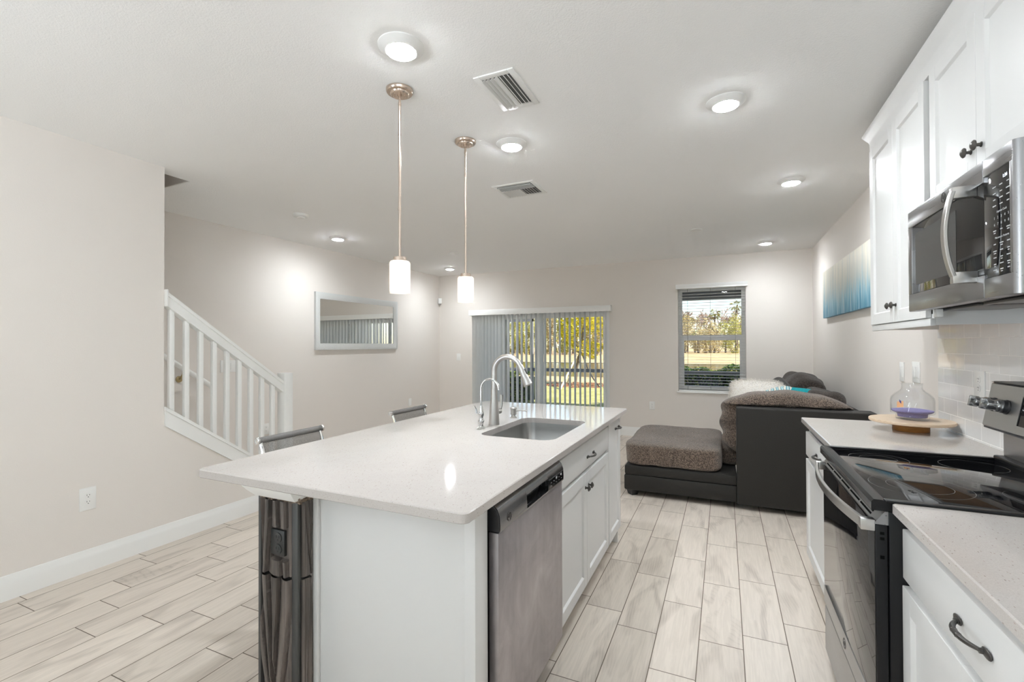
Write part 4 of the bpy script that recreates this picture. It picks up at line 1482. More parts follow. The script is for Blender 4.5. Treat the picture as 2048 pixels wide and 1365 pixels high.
# ------------------------------------------------------------------ bar chairs
def bar_chair(y, label):
    x = -1.905
    t = thing('bar_chair', label, 'bar chair', (x + .20, y, 0), 'bar chairs at the island overhang')
    hw = .180
    top = Vector((x, y, .929)); mid_ = Vector((x + .050, y, .68)); front = Vector((x + .40, y, .64)); lip = Vector((x + .44, y, .625))
    path = [top, Vector((x + .012, y, .90)), Vector((x + .034, y, .78)), Vector((x + .055, y, .675)), Vector((x + .10, y, .632)), Vector((x + .20, y, .625)), Vector((x + .34, y, .635)), Vector((x + .42, y, .632)), lip]
    for s_ in (-1, 1):
        b = MB(); b.tube([p + Vector((.004, s_ * (hw - .012), -.012)) for p in path], .0085, 10)
        b.build('side_rail', M['chrome'], t)
    b = MB()
    n_ = 40
    def lerp_path(v):
        f = v * (len(path) - 1); i = min(int(f), len(path) - 2); return path[i].lerp(path[i + 1], f - i)
    b.grid(lambda u, v: lerp_path(v) + Vector((0, (u - .5) * 2 * (hw - .010), -.004)), 8, n_)
    bmesh.ops.solidify(b.bm, geom=b.bm.faces[:], thickness=.0015)
    b.build('net_sling', M['net'], t, smooth=60)
    b = MB(); b.cyl(top + Vector((0, -hw, 0)), top + Vector((0, hw, 0)), .0145, None, 18)
    rl = b.build('top_roll', M['net'], t)
    b = MB()
    for s_ in (-1, 1):
        b.lathe(top + Vector((0, s_ * (hw - .002), 0)), (0, s_, 0), [(.0152, 0), (.0165, .002), (.0165, .009), (.0135, .0115), (.010, .0115), (.0095, .010), (.004, .010), (.004, .0115), (0, .0115)], 22, caps=False)
    b.build('end_cap', M['chrome'], rl)
    b = MB()
    b.cyl((x + .22, y - hw + .01, .615), (x + .22, y + hw - .01, .615), .009).cyl((x + .12, y - hw + .01, .618), (x + .12, y + hw - .01, .618), .009)
    b.obox((x + .17, y, .603), (1, 0, 0), (0, 1, 0), (0, 0, 1), .16, .14, .02, .004)
    b.build('seat_bracket', M['chrome'], t)
    b = MB(); b.cyl((x + .17, y, .02), (x + .17, y, .36), .028).cyl((x + .17, y, .36), (x + .17, y, .60), .019)
    b.build('gas_lift', M['chrome'], t)
    b = MB(); b.lathe((x + .17, y, 0), (0, 0, 1), [(.21, 0), (.21, .006), (.19, .012), (.06, .026), (.03, .035), (0, .035)], 48, caps=False)
    b.build('base', M['chrome'], t)
    b = MB()
    pts = [(x + .17 + .15 * math.cos(a) , y + .15 * math.sin(a), .25) for a in [R(-100 + i * 10) for i in range(21)]]
    b.tube(pts, .009, 10).cyl((x + .19, y, .25), (x + .315, y, .25), .008)
    b.build('foot_ring', M['chrome'], t)
    return t
bar_chair(1.620, 'nearer grey mesh bar chair with chrome-capped roll top, before the stair newel')
bar_chair(2.538, 'farther grey mesh bar chair with chrome-capped roll top, below the mirror')
# ================================================================== the range side
CXF, CXC = .44, .42      # cabinet fronts and worktop edge
RY0, RY1 = 1.622, 2.382
def base_carcass(t, c0, c1):
    b = MB()
    x0, x1 = CXF + .020, XR - .002
    b.box(x0, x1, c0, c0 + .016, TOE, .883).box(x0, x1, c1 - .016, c1, TOE, .883).box(x0, x1, c0 + .016, c1 - .016, TOE, TOE + .016).box(x1 - .01, x1, c0 + .016, c1 - .016, TOE + .016, .883)
    b.box(x0, x0 + .018, c0 + .016, c1 - .016, .850, .883).box(x0, x0 + .018, c0 + .016, c1 - .016, .692, .718).box(x0, x0 + .018, c0 + .016, c1 - .016, TOE + .016, TOE + .03)
    b.box(x0 + .055, x0 + .07, c0, c1, 0, TOE)
    return b.build('carcass', M['cab'], t, smooth=0)
t = thing('base_cabinet', 'white base cabinet at the far end of the range run, carrying the board', 'cabinet', (.74, 2.83, 0))
base_carcass(t, 2.392, 3.272)
f_ = slab(t, 'drawer_front', CXF, -1, 2.400, 3.266, .698, .836)
pull(f_, CXF, -1, 2.840, .770)
k_ = door(t, 'door', CXF, -1, 2.400, 3.266, .116, .676); knob(k_, CXF, -1, 2.432, .615)
t = thing('base_cabinet', 'white base cabinet nearest the camera, before the range, with a wide drawer', 'cabinet', (.74, 1.2, 0))
base_carcass(t, .795, 1.610)
f_ = slab(t, 'drawer_front', CXF, -1, .802, 1.608, .716, .850)
pull(f_, CXF, -1, 1.208, .783)
m0 = 1.205
k_ = door(t, 'door', CXF, -1, .802, m0 - .0015, .116, .694); knob(k_, CXF, -1, m0 - .03, .63)
k_ = door(t, 'door', CXF, -1, m0 + .0015, 1.612, .116, .694); knob(k_, CXF, -1, m0 + .03, .63)
# worktops
b = slab_with_hole(rrect(CXC, XR - .001, RY1 + .006, 3.290, .008), None, .884, .914)
tag(b.build('far_worktop', M['quartz'], smooth=0), 'quartz worktop beyond the range, under the glass vase', 'worktop')
b = slab_with_hole(rrect(CXC, XR - .001, .60, RY0 - .006, .006), None, .884, .914)
tag(b.build('near_worktop', M['quartz'], smooth=0), 'quartz worktop nearest the camera, before the range', 'worktop')
# backsplash
b = MB(); b.box(XR - .010, XR - .0005, -.5, 3.197, .914, 1.470)
struct(b.build('wall_backsplash', M['backsplash'], smooth=0, origin=(0, 0, 0)))

# ------------------------------------------------------------------ range
t = thing('electric_range', 'stainless and black electric range with glass cooktop and steel backguard', 'range', (.7, 2.0, 0))
FXR = .385
b = MB()
b.box(FXR + .030, XR - .015, RY0, RY1, .02, .886, .003)
for x in (.47, .96):
    for y in (RY0 + .05, RY1 - .05):
        b.cyl((x, y, 0), (x, y, .02), .018)
b.build('body', M['black_enamel'], t)
# cooktop with a raised rim
b = MB(); b.box(.405, .955, RY0 + .012, RY1 - .012, .900, .9145, .002)
ct = b.build('cooktop_glass', M['black_glass'], t)
b = MB()
b.prism([(.374, .888), (.374, .912), (.380, .919), (.398, .919), (.410, .9155), (.410, .888)], 'y', RY0 - .004, RY1 + .004)
b.box(.405, 1.0, RY0 - .010, RY0 + .013, .9145, .9205, .002).box(.405, 1.0, RY1 - .013, RY1 + .010, .9145, .9205, .002)
b.box(.405, 1.0, RY0 - .002, RY0 + .012, .888, .916).box(.405, 1.0, RY1 - .012, RY1 + .002, .888, .916)
b.box(.93, 1.02, RY0 - .002, RY1 + .002, .90, .932, .006)
b.build('cooktop_rim', M['black_enamel'], t)
b = MB(); b.box(.3735, .3765, RY0, RY1, .889, .910, .001)
b.build('front_trim', M['steel_dark'], t)
def ring(x, y, r, w=.0009):
    n_ = 72
    for i in range(n_):
        a, c = 2 * math.pi * i / n_, 2 * math.pi * (i + 1) / n_
        q = [(x + rr * math.cos(aa), y + rr * math.sin(aa), .9148) for rr, aa in ((r, a), (r + w, a), (r + w, c), (r, c))]
        b.quad(*q)
b = MB(); ring(.545, 1.835, .125); ring(.545, 1.835, .080); b.build('burner_ring', M['ring'], ct, smooth=0)
b = MB(); ring(.535, 2.215, .092); ring(.535, 2.215, .058); b.build('burner_ring', M['ring'], ct, smooth=0)
b = MB(); ring(.815, 1.820, .078); b.build('burner_ring', M['ring'], ct, smooth=0)
b = MB(); ring(.810, 2.215, .092); b.build('burner_ring', M['ring'], ct, smooth=0)
# backguard: a recessed riser and a tilted panel that overhangs it
b = MB(); b.box(.958, XR - .013, RY0 + .002, RY1 - .004, .930, 1.15, .003)
b.build('riser', M['steel_y'], t)
bgp = [(.906, 1.040), (.899, 1.047), (.928, 1.203), (.937, 1.210), (XR - .012, 1.210), (XR - .012, 1.040)]
b = MB(); b.prism(bgp, 'y', RY0 + .004, RY1 - .004)
bgd = b.build('backguard', M['steel_y'], t)
b = MB(); b.prism([(.926, 1.2105), (.937, 1.2125), (XR - .012, 1.2125), (XR - .012, 1.2105)], 'y', RY0 + .004, RY1 - .004)
b.prism([(.903, 1.036), (.903, 1.041), (XR - .012, 1.041), (XR - .012, 1.036)], 'y', RY0 + .004, RY1 - .004)
b.build('edge_strip', M['black'], bgd)
tl = Vector((.928 - .899, 0, 1.203 - 1.047)).normalized()
nb = Vector((-tl.z, 0, tl.x))
def on_bg(h, y, d_=0):
    return Vector((.899, y, 1.047)) + tl * h + nb * d_
for y in (2.325, 2.240, 1.765, 1.680):
    c = on_bg(.082, y)
    b = MB()
    b.lathe(c, nb, [(.026, 0), (.026, .004), (.0235, .006), (.0235, .016), (.020, .018)], 32)
    kb = b.build('knob_skirt', M['black'], bgd)
    b = MB()
    b.lathe(c + nb * .016, nb, [(.0215, 0), (.0225, .004), (.0225, .012), (.0205, .016), (.018, .018), (.018, .040), (.016, .043), (0, .043)], 32, caps=False)
    b.obox(c + nb * .060, tl, (0, 1, 0), nb, .040, .012, .028, .003)
    b.build('knob', M['acrylic'], kb)
b = MB()
c = on_bg(.078, 2.003, .0005)
b.obox(c, (0, 1, 0), tl, nb, .300, .105, .004, .0015)
dp = b.build('display_panel', M['black_glass'], bgd)
b = MB()
for sg in (-1, 1):
    b.obox(on_bg(.078, 2.003 + sg * .151, .002), (0, 1, 0), tl, nb, .006, .112, .006, .002)
b.obox(on_bg(.078 + .055, 2.003, .002), (0, 1, 0), tl, nb, .308, .006, .006, .002)
b.obox(on_bg(.078 - .055, 2.003, .002), (0, 1, 0), tl, nb, .308, .006, .006, .002)
b.build('bezel', M['steel_y'], bgd)
# oven door
b = MB()
b.box(FXR, FXR + .028, RY0 + .004, RY1 - .004, .330, .846, .003)
b.box(FXR + .001, FXR + .03, RY0 + .004, RY1 - .004, .258, .3285, .003)
dr = b.build('oven_door', M['black_enamel'], t)
b = MB(); b.box(FXR - .002, FXR + .001, RY0 + .008, RY1 - .008, .332, .842, .001)
b.build('door_glass', M['black_glass'], dr)
b = MB(); b.box(FXR - .003, FXR + .002, RY0 + .005, RY1 - .005, .259, .327, .001)
b.build('lower_band', M['steel_y'], dr)
b = MB(); b.prism([(FXR - .002, .8465), (FXR - .002, .850), (FXR + .022, .884), (FXR + .032, .884), (FXR + .032, .8465)], 'y', RY0 + .006, RY1 - .006)
vp = b.build('vent_panel', M['steel_mw'], dr)
b = MB()
sv = Vector((.024, 0, .034)).normalized(); nv = Vector((-sv.z, 0, sv.x))
for i in range(5):
    y = RY0 + .12 + i * .13
    for hh in (.010, .020):
        b.obox(Vector((FXR - .002, y, .850)) + sv * hh, (0, 1, 0), sv, nv, .116, .0055, .0012)
b.build('vent_slots', M['void'], vp, smooth=0)
b = MB()
pts, n_ = [], 26
for i in range(n_ + 1):
    u = -1 + 2 * i / n_
    pts.append(Vector((FXR - .026 - .036 * (1 - u * u), 2.002 + u * .352, .842)))
b.ribbon(pts, (0, 0, 1), .030, .012)
for sg in (-1, 1):
    b.box(FXR - .034, FXR, 2.002 + sg * .352 - .022, 2.002 + sg * .352 + .004, .826, .858, .002)
b.build('door_handle', M['nickel'], dr)
badge(dr, Matrix(((0, 0, -1, FXR - .0032), (-1, 0, 0, 2.003), (0, 1, 0, .293), (0, 0, 0, 1))), .017, M['steel_dark'])
b = MB()
for z, hh in ((.823, .008), (.808, .008), (.756, .010)):
    b.box(FXR + .010, FXR + .020, RY0 + .0035, RY0 + .0045, z - hh / 2, z + hh / 2)
b.build('side_slots', M['void'], dr, smooth=0)
# storage drawer
b = MB(); b.box(FXR, FXR + .03, RY0 + .004, RY1 - .004, .055, .243, .004)
b.build('storage_drawer', M['steel_y'], t)

# ------------------------------------------------------------------ microwave
MX, MY0, MY1, MZ0, MZ1 = .682, 1.627, 2.3855, 1.484, 1.883
t = thing('microwave', 'stainless over-the-range microwave with dark window and black key panel', 'microwave', (.86, 2.0, MZ0))
b = MB(); b.box(MX + .036, XR - .012, MY0 + .003, MY1 - .003, MZ0 + .012, MZ1 - .002, .003)
b.build('case', M['steel_dark'], t)
YD = 1.785       # seam between the door and the key panel
b = MB()
# door frame around the window, faced in brushed steel
wy0, wy1, wz0, wz1 = YD, 2.348, 1.552, 1.818
b.box(MX, MX + .036, YD + .001, MY1, wz1, MZ1, .003).box(MX, MX + .036, YD + .001, MY1, MZ0, wz0, .003).box(MX, MX + .036, wy1, MY1, wz0, wz1, .002)
mdoor = b.build('door', M['steel_mw'], t)
b = MB(); b.box(MX + .003, MX + .034, YD + .001, wy1 - .001, wz0 + .001, wz1 - .001, .002)
wg = b.build('door_window', M['black_glass'], mdoor)
b = MB(); b.box(MX + .0022, MX + .0032, 1.965, 2.315, 1.585, 1.786, .0)
b.build('window_screen', mat('dark_grey_screen', (.05, .052, .052), .12), wg, smooth=0)
b = MB()
b.box(MX, MX + .036, MY0 + .006, YD - .001, 1.832, MZ1, .003).box(MX, MX + .036, MY0 + .006, YD - .001, MZ0, 1.540, .003).box(MX, MX + .036, MY0 + .006, 1.648, 1.540, 1.832, .002)
b.prism([(MX, MY0 + .0065), (MX + .004, MY0 + .001), (MX + .014, MY0 - .004), (MX + .036, MY0 - .006), (MX + .036, MY0 + .0065)], 'z', MZ0, MZ1)
cp = b.build('control_side', M['steel_mw'], t)
b = MB(); b.box(MX + .002, MX + .034, 1.648, YD - .001, 1.540, 1.832, .002)
kp = b.build('key_panel', M['black_glass'], cp)
kx = MX + .0017
KM = lambda y, z: Matrix(((0, 0, -1, kx), (-1, 0, 0, y), (0, 1, 0, z), (0, 0, 0, 1)))
b = MB(); b.text('1:34', .013, KM(1.672, 1.804), .0002)
b.build('clock_digits', M['display'], kp, smooth=0)
b = MB()
b.text('Express Cook', .0088, KM(1.690, 1.716), .0002)
for i, ch in enumerate('12345'):
    b.text(ch, .0105, KM(1.727 - i * .0175, 1.700), .0002)
for i, ch in enumerate('67890'):
    b.text(ch, .0105, KM(1.727 - i * .0175, 1.682), .0002)
b.text('Microwave Features', .0085, KM(1.690, 1.645), .0002)
for r_i, z in enumerate((1.785, 1.767, 1.750, 1.733, 1.664, 1.627, 1.608, 1.590, 1.572, 1.556)):
    for c_i in range(3):
        y = 1.726 - c_i * .034
        wdt = (.018, .015, .012)[(r_i + c_i) % 3]
        b.box(kx - .0003, kx, y - wdt / 2, y + wdt / 2, z, z + .0028)
        if (r_i + c_i) % 2 == 0 and r_i > 3:
            b.box(kx - .0003, kx, y - wdt / 3, y + wdt / 3, z - .006, z - .0034)
b.build('key_marks', M['printed'], kp, smooth=0)
badge(mdoor, Matrix(((0, 0, -1, MX - .0004), (-1, 0, 0, 2.046), (0, 1, 0, 1.851), (0, 0, 0, 1))), .0165, M['pewter'])
# bowed vertical handle on the door
b = MB()
yh = 1.836
n_ = 22
pts = []
for i in range(n_ + 1):
    u = -1 + 2 * i / n_
    pts.append(Vector((MX - .050 - .020 * (1 - u * u), yh, 1.686 + u * .128)))
b.ribbon(pts, (0, 1, 0), .026, .010)
for sg in (-1, 1):
    b.box(MX - .054, MX + .003, yh - .012, yh + .012, 1.686 + sg * .128 - .012 - .010, 1.686 + sg * .128 + .022 - .010, .002)
b.build('door_handle', M['nickel'], mdoor)
# underside with the grease filters
b = MB()
b.box(MX + .05, XR - .02, MY0 + .01, MY1 - .01, MZ0 + .004, MZ0 + .013)
un = b.build('underside', M['steel_dark'], t)
for y0 in (MY0 + .05, 2.03):
    b = MB(); b.box(MX + .09, MX + .27, y0, y0 + .30, MZ0 - .004, MZ0 + .004, .003)
    b.box(MX + .075, MX + .088, y0 - .01, y0 + .31, MZ0 - .006, MZ0 + .003, .002)
    b.build('grease_filter', M['pewter'], un)
b = MB(); b.obox((MX + .062, MY1 - .095, MZ0 - .013), (1, 0, 0), (0, 1, 0), (0, 0, 1), .020, .03, .030, .002)
b.build('mounting_tab', M['plastic'], t)

# ------------------------------------------------------------------ wall cabinets
UX = .745
t = thing('upper_cabinet', 'tall white wall cabinet with two doors left of the microwave', 'cabinet', (.9, 2.8, 1.43))
b = MB()
u0, u1 = 2.392, 3.195
b.box(UX + .020, XR - .001, u0, u0 + .016, 1.430, 2.48).box(UX + .020, XR - .001, u1 - .016, u1, 1.430, 2.48).box(UX + .020, XR - .001, u0 + .016, u1 - .016, 2.44, 2.48)
b.box(UX + .020, UX + .038, u0 + .016, u1 - .016, 1.455, 1.475).box(XR - .006, XR - .001, u0 + .016, u1 - .016, 1.47, 2.44)
b.build('carcass', M['cab'], t, smooth=0)
b = MB(); b.box(UX + .040, XR - .006, u0 + .017, u1 - .017, 1.462, 1.474)
b.build('bottom_board', M['plywood'], t, smooth=0)
b = MB(); b.box(UX + .006, UX + .024, u0 - .002, u1 + .002, 1.426, 1.4565, .002)
b.build('light_rail', M['cab'], t)
m0 = 2.806
k_ = door(t, 'door', UX, -1, m0 + .0015, u1 - .003, 1.459, 2.425); knob(k_, UX, -1, m0 + .032, 1.540)
k_ = door(t, 'door', UX, -1, 2.418, m0 - .0015, 1.459, 2.425); knob(k_, UX, -1, m0 - .032, 1.540)
t = thing('upper_cabinet', 'short white wall cabinet with two doors above the microwave', 'cabinet', (.9, 2.0, 1.885))
b = MB()
u0, u1 = 1.605, 2.390
b.box(UX + .020, XR - .001, u0, u1, 1.886, 1.902).box(UX + .020, XR - .001, u0, u0 + .016, 1.902, 2.48).box(UX + .020, XR - .001, u1 - .016, u1, 1.902, 2.48).box(UX + .020, XR - .001, u0 + .016, u1 - .016, 2.44, 2.48)
b.box(UX + .020, UX + .038, u0 + .016, u1 - .016, 1.902, 1.915)
b.build('carcass', M['cab'], t, smooth=0)
m0 = 1.987
k_ = door(t, 'door', UX, -1, m0 + .0015, 2.360, 1.905, 2.425); knob(k_, UX, -1, m0 + .034, 1.985)
k_ = door(t, 'door', UX, -1, 1.622, m0 - .0015, 1.905, 2.425); knob(k_, UX, -1, m0 - .034, 1.985)
# crown moulding along both
b = MB()
prc = [(.0, 2.425), (.002, 2.470), (.006, 2.480), (.022, 2.505), (.030, 2.518), (.030, 2.526), (-.02, 2.526), (-.02, 2.425)]
rings = []
for (x, y, ox, oy) in ((UX + .004, 1.55, -1, 0), (UX + .004, 3.196, -1, 1), (XR - .001, 3.196, 0, 1)):
    rings.append([b.bm.verts.new((x + ox * d_, y + oy * d_, z_)) for d_, z_ in prc])
for p, q in zip(rings, rings[1:]):
    for k in range(len(prc)):
        l = (k + 1) % len(prc)
        b.bm.faces.new((p[k], p[l], q[l], q[k]))
b.bm.faces.new(rings[0]); b.bm.faces.new(rings[-1])
bmesh.ops.recalc_face_normals(b.bm, faces=b.bm.faces[:])
tag(b.build('crown_moulding', M['cab'], smooth=40), 'white crown moulding along the top of the wall cabinets', 'moulding')

# ------------------------------------------------------------------ board and vase
bx_, by_ = .862, 3.005
t = thing('cake_stand', 'round pale wooden board on a low amber foot beside the backsplash', 'serving stand', (bx_, by_, .914))
b = MB(); b.lathe((bx_, by_, .914), (0, 0, 1), [(.072, 0), (.074, .003), (.074, .039), (.070, .042)], 48)
b.build('foot', M['cherry'], t)
b = MB(); b.lathe((bx_, by_, .956), (0, 0, 1), [(.169, 0), (.1718, .003), (.1718, .012), (.169, .015)], 72)
b.build('board', M['beech'], t)
vx, vy, vz = .870, 3.010, .9715
t = thing('glass_vase', 'squat clear glass vase with purple sand on the wooden board', 'vase', (vx, vy, vz))
out = [(0, 0), (.066, 0), (.068, .006), (.066, .022), (.070, .026), (.0865, .030), (.0885, .036), (.0885, .098), (.085, .112), (.070, .130), (.052, .143), (.044, .153), (.0425, .168), (.0435, .183)]
inn = [(.0405, .183), (.0398, .168), (.041, .153), (.049, .1415), (.067, .127), (.0815, .110), (.085, .098), (.085, .040), (.078, .034), (.062, .028), (.060, .012), (0, .010)]
b = MB(); b.lathe((vx, vy, vz), (0, 0, 1), out + inn, 64, caps=False)
b.build('vessel', M['vase'], t, smooth=40)
b = MB()
b.lathe((vx, vy, vz), (0, 0, 1), [(0, .0115), (.0585, .0125), (.0605, .029), (.077, .0355), (.0838, .041), (.0838, .046), (.06, .050), (.03, .053), (0, .054)], 48, caps=False)
b.build('sand', M['sand'], t)
b = MB()
ang = R(222)
def st_(u, v):
    a = ang + (u - .5) * .34
    return Vector((vx + .0889 * math.cos(a), vy + .0889 * math.sin(a), vz + .064 + v * .03 + (u - .5) * .006))
b.grid(st_, 4, 2)
so = b.build('price_sticker', M['sticker_orange'], t, smooth=0)
b = MB()
def st2(u, v):
    a = ang + .02 + (u - .5) * .10
    return Vector((vx + .0892 * math.cos(a), vy + .0892 * math.sin(a), vz + .086 + v * .013 - (u - .5) * .01))
b.grid(st2, 2, 2)
b.build('sticker_print', M['sticker_blue'], so, smooth=0)
# ================================================================== the sofa
t = thing('sectional_sofa', 'charcoal sectional sofa with brown fleece cushions and a chaise at the right wall', 'sofa', (.3, 5.2, 0))
b = MB()
b.box(-.830, .088, 4.262, 5.40, .052, .188, .014).box(-.826, .088, 4.266, 5.40, .190, .272, .014)
b.build('chaise_base', M['leather'], t)
b = MB(); b.box(.088, 1.032, 4.250, 4.430, .045, .838, .012, 3)
b.build('end_panel', M['leather'], t)
b = MB(); b.box(.30, 1.03, 4.44, 6.98, .052, .272, .014).box(.885, 1.032, 4.435, 6.99, .275, .800, .014).box(.30, .88, 6.86, 6.995, .275, .60, .02)
b.build('sofa_base', M['leather'], t)
for x, y in ((-.765, 4.33), (-.765, 5.32), (.36, 6.9), (.96, 6.9)):
    b = MB()
    b.lathe((x, y, 0), (0, 0, 1), [(.042, 0), (.062, .053)], 4)
    b.build('leg', M['black'], t)
b = MB()
b.soft((-.430, 4.835, .372), (.815, 1.14, .205), k=9, n=30, amp=.010, freq=7, seed=3)
b.build('chaise_cushion', M['fleece'], t, smooth=80)
b = MB()
b.soft((.12, 4.98, .355), (.36, .80, .175), k=5, n=14, amp=.008, freq=8, seed=9)
b.build('inner_cushion', M['fleece'], t, smooth=80)
b = MB()
b.soft((.585, 5.75, .37), (.60, .72, .20), k=7, n=14, amp=.008, freq=7, seed=5)
b.build('seat_cushion', M['fleece'], t, smooth=80)
b = MB()
b.soft((.585, 6.47, .37), (.60, .70, .20), k=7, n=14, amp=.008, freq=7, seed=15)
b.build('seat_cushion', M['fleece'], t, smooth=80)
# the long back cushion on the inside of the end panel, spilling over its top and end
b2 = MB()
b2.soft((.49, 4.56, .665), (1.03, .30, .545), k=4.6, n=30, amp=.020, freq=5, seed=1)
for v in b2.bm.verts:
    u = (v.co.x - .49) / .515
    lift = .020 * math.cos(u * 2.6) - .055 * max(0, u - .45) ** 1.3 * 3
    if v.co.z > .7: v.co.z += lift
    # folds at the outer end
    if v.co.x < .16:
        v.co.x += .012 * math.sin(v.co.z * 38 + v.co.y * 12)
        if v.co.z < .62: v.co.x += (.62 - v.co.z) * .10
    if v.co.z > .845 and v.co.y < 4.56:
        v.co.y -= .07
b2.build('back_cushion', M['fleece'], t, smooth=80)
for (cx, cy, cz, sx, sy, sz, tl, sd_) in ((.77, 4.99, .70, .34, .62, .52, -.20, 2), (.72, 5.66, .76, .36, .66, .58, -.20, 6), (.74, 6.33, .74, .34, .66, .56, -.20, 12)):
    b = MB()
    b.soft((cx, cy, cz), (sx, sy, sz), k=3.0, n=22, rot=Matrix.Rotation(-tl, 3, 'Y'), amp=.035, freq=6, seed=sd_)
    b.build('back_cushion', M['velvet'], t, smooth=80)

def pillow(name, label, c, size, rx, rz, m, amp=.004, rd=0.0):
    rot = Matrix.Rotation(rz, 3, 'Z') @ Matrix.Rotation(rx, 3, 'X') @ Matrix.Rotation(rd, 3, 'Z')
    b = MB()
    b.soft(c, size, k=5, n=18, pinch=.86, rot=rot, amp=amp, freq=9, seed=c[0] * 7)
    return b, rot
t = thing('throw_pillow', 'ivory shaggy fur pillow propped on the sofa below the window', 'pillow', (.27, 4.88, .62))
b, rot = pillow('', '', (.275, 4.92, .80), (.46, .44, .18), R(72), R(-6), None, .01)
pts = [(v.co.copy(), v.normal.copy()) for v in b.bm.verts]
b.bm.normal_update()
pts = [(f.calc_center_median().copy(), f.normal.copy()) for f in b.bm.faces]
b.build('cover', M['fur'], t, smooth=80)
b = MB()
rg = random.Random(21)
for i in range(9000):
    p, nrm = pts[rg.randrange(len(pts))]
    p = p + Vector((rg.uniform(-.012, .012), rg.uniform(-.012, .012), rg.uniform(-.012, .012)))
    d_ = (nrm + Vector((rg.uniform(-.7, .7), rg.uniform(-.7, .7), rg.uniform(-.9, .4)))).normalized()
    sd2 = d_.cross(Vector((rg.uniform(-1, 1), rg.uniform(-1, 1), rg.uniform(-1, 1)))).normalized() * .0016
    tip = p + d_ * rg.uniform(.012, .026)
    b.bm.faces.new([b.bm.verts.new(p - sd2), b.bm.verts.new(p + sd2), b.bm.verts.new(tip)])
b.build('fur', M['fur'], t, smooth=0)
def simple_pillow(label, c, size, rx, rz, m, rd=0.0, ry=0.0):
    b, _ = pillow('', '', (0, 0, 0), size, rx, rz, None, .006, rd)
    for v in b.bm.verts:
        v.co += Vector(c)
    o = b.build('throw_pillow', m, smooth=80)
    return tag(o, label, 'pillow')
simple_pillow('blue and ivory striped pillow tucked between the fur pillow and the teal one', (.43, 4.86, .785), (.40, .36, .13), R(70), R(8), M['stripe'], R(12))
simple_pillow('plain teal pillow lying along the back cushion of the sofa', (.66, 4.86, .785), (.46, .36, .12), R(66), R(-4), M['teal'], R(-8))
simple_pillow('grey satin pillow standing on one corner behind the fur pillow', (.50, 5.36, .77), (.42, .42, .13), R(82), R(30), M['grey_satin'], R(40))

# ================================================================== outside
G = -.12
struct_kw = dict(smooth=0, origin=(0, 0, 0))
def flat(name, x0, x1, y0, y1, z, m, nx=1, ny=1):
    b = MB()
    b.grid(lambda u, v: Vector((x0 + u * (x1 - x0), y0 + v * (y1 - y0), z)), nx, ny)
    return struct(b.build(name, m, **struct_kw))
b = MB(); b.box(-9, 6, YB + .15, 10.15, G - .02, -.015)
struct(b.build('patio', M['concrete'], **struct_kw))
flat('lawn', -60, 60, 10.1, 17.6, G, M['lawn'], 4, 4)
flat('ground', -60, 60, 17.6, 21.0, G - .002, M['dry'], 4, 4)
flat('pond_water', -120, 90, 21.0, 38.5, G - .03, M['water'])
flat('field', -220, 200, 38.5, 230, G, M['dry'], 4, 4)
# upper floor of the house and the roof of the porch (they shade the garden)
b = MB()
b.box(-12, 8, YB + .02, YB + .22, H + .3, 5.6).box(-12, -11.8, -7.4, YB + .2, -.1, 5.6).box(7.8, 8, -7.4, YB + .2, -.1, 5.6).box(-12, 8, -7.6, -7.4, 2.9, 5.6).box(-12.3, 8.3, -7.8, YB + .6, 5.6, 5.75)
b.box(-12, XL - .15, YB, YB + .2, -.1, H + .3).box(XR + .15, 8, YB, YB + .2, -.1, H + .3)
struct(b.build('wall_exterior', M['stucco'], **struct_kw))
b = MB(); b.box(-2.0, 6, YB + .2, 10.1, 2.62, 2.75)
struct(b.build('roof', M['soffit'], **struct_kw))
# porch screen: posts and rails
t = thing('porch_screen', 'grey aluminium screen frame of the porch beyond the sliding door', 'screen frame', (-1, 10, G))
b = MB(); b.box(-6.0, 5.5, 9.97, 10.03, .755, .83)
b.build('chair_rail', M['alum'], t)
b = MB(); b.box(-2.0, 5.5, 9.96, 10.06, 2.235, 2.62)
b.build('top_beam', M['alum'], t)
b = MB(); b.box(-6.0, -4.0, 9.97, 10.03, 1.90, 2.0)
b.build('cross_rail', M['alum'], t)
for x in (-6.0, -4.03, -1.5, 1.2, 3.8):
    b = MB(); b.box(x - .03, x + .03, 9.97, 10.03, G, 2.32 if x > -2 else 2.0)
    b.build('post', M['alum'], t)

def leaves(b, c, rad, n_, size, rg, shell=.35, flat_=0.0, clump=0):
    cl = None
    if clump:
        cl = [(Vector((rg.gauss(0, .5), rg.gauss(0, .5), rg.gauss(0, .5))), rg.uniform(.18, .36)) for _ in range(clump)]
    for i in range(n_):
        if cl:
            cc, rr = cl[rg.randrange(len(cl))]
            d_ = cc + Vector((rg.gauss(0, 1), rg.gauss(0, 1), rg.gauss(0, 1))).normalized() * rr * rg.random() ** .4
            if d_.length > 1: d_.normalize()
        else:
            d_ = Vector((rg.gauss(0, 1), rg.gauss(0, 1), rg.gauss(0, 1))).normalized() * (shell + (1 - shell) * rg.random() ** .5)
        p = Vector(c) + Vector((d_.x * rad[0], d_.y * rad[1], d_.z * rad[2]))
        u = Vector((rg.gauss(0, 1), rg.gauss(0, 1), rg.gauss(0, 1))).normalized()
        w = u.cross(Vector((rg.gauss(0, 1), rg.gauss(0, 1), rg.gauss(0, 1)))).normalized()
        s_ = size * rg.uniform(.6, 1.3)
        u *= s_; w *= s_ * .5
        b.bm.faces.new([b.bm.verts.new(q) for q in (p - u, p + w, p + u, p - w)])

rg = random.Random(5)
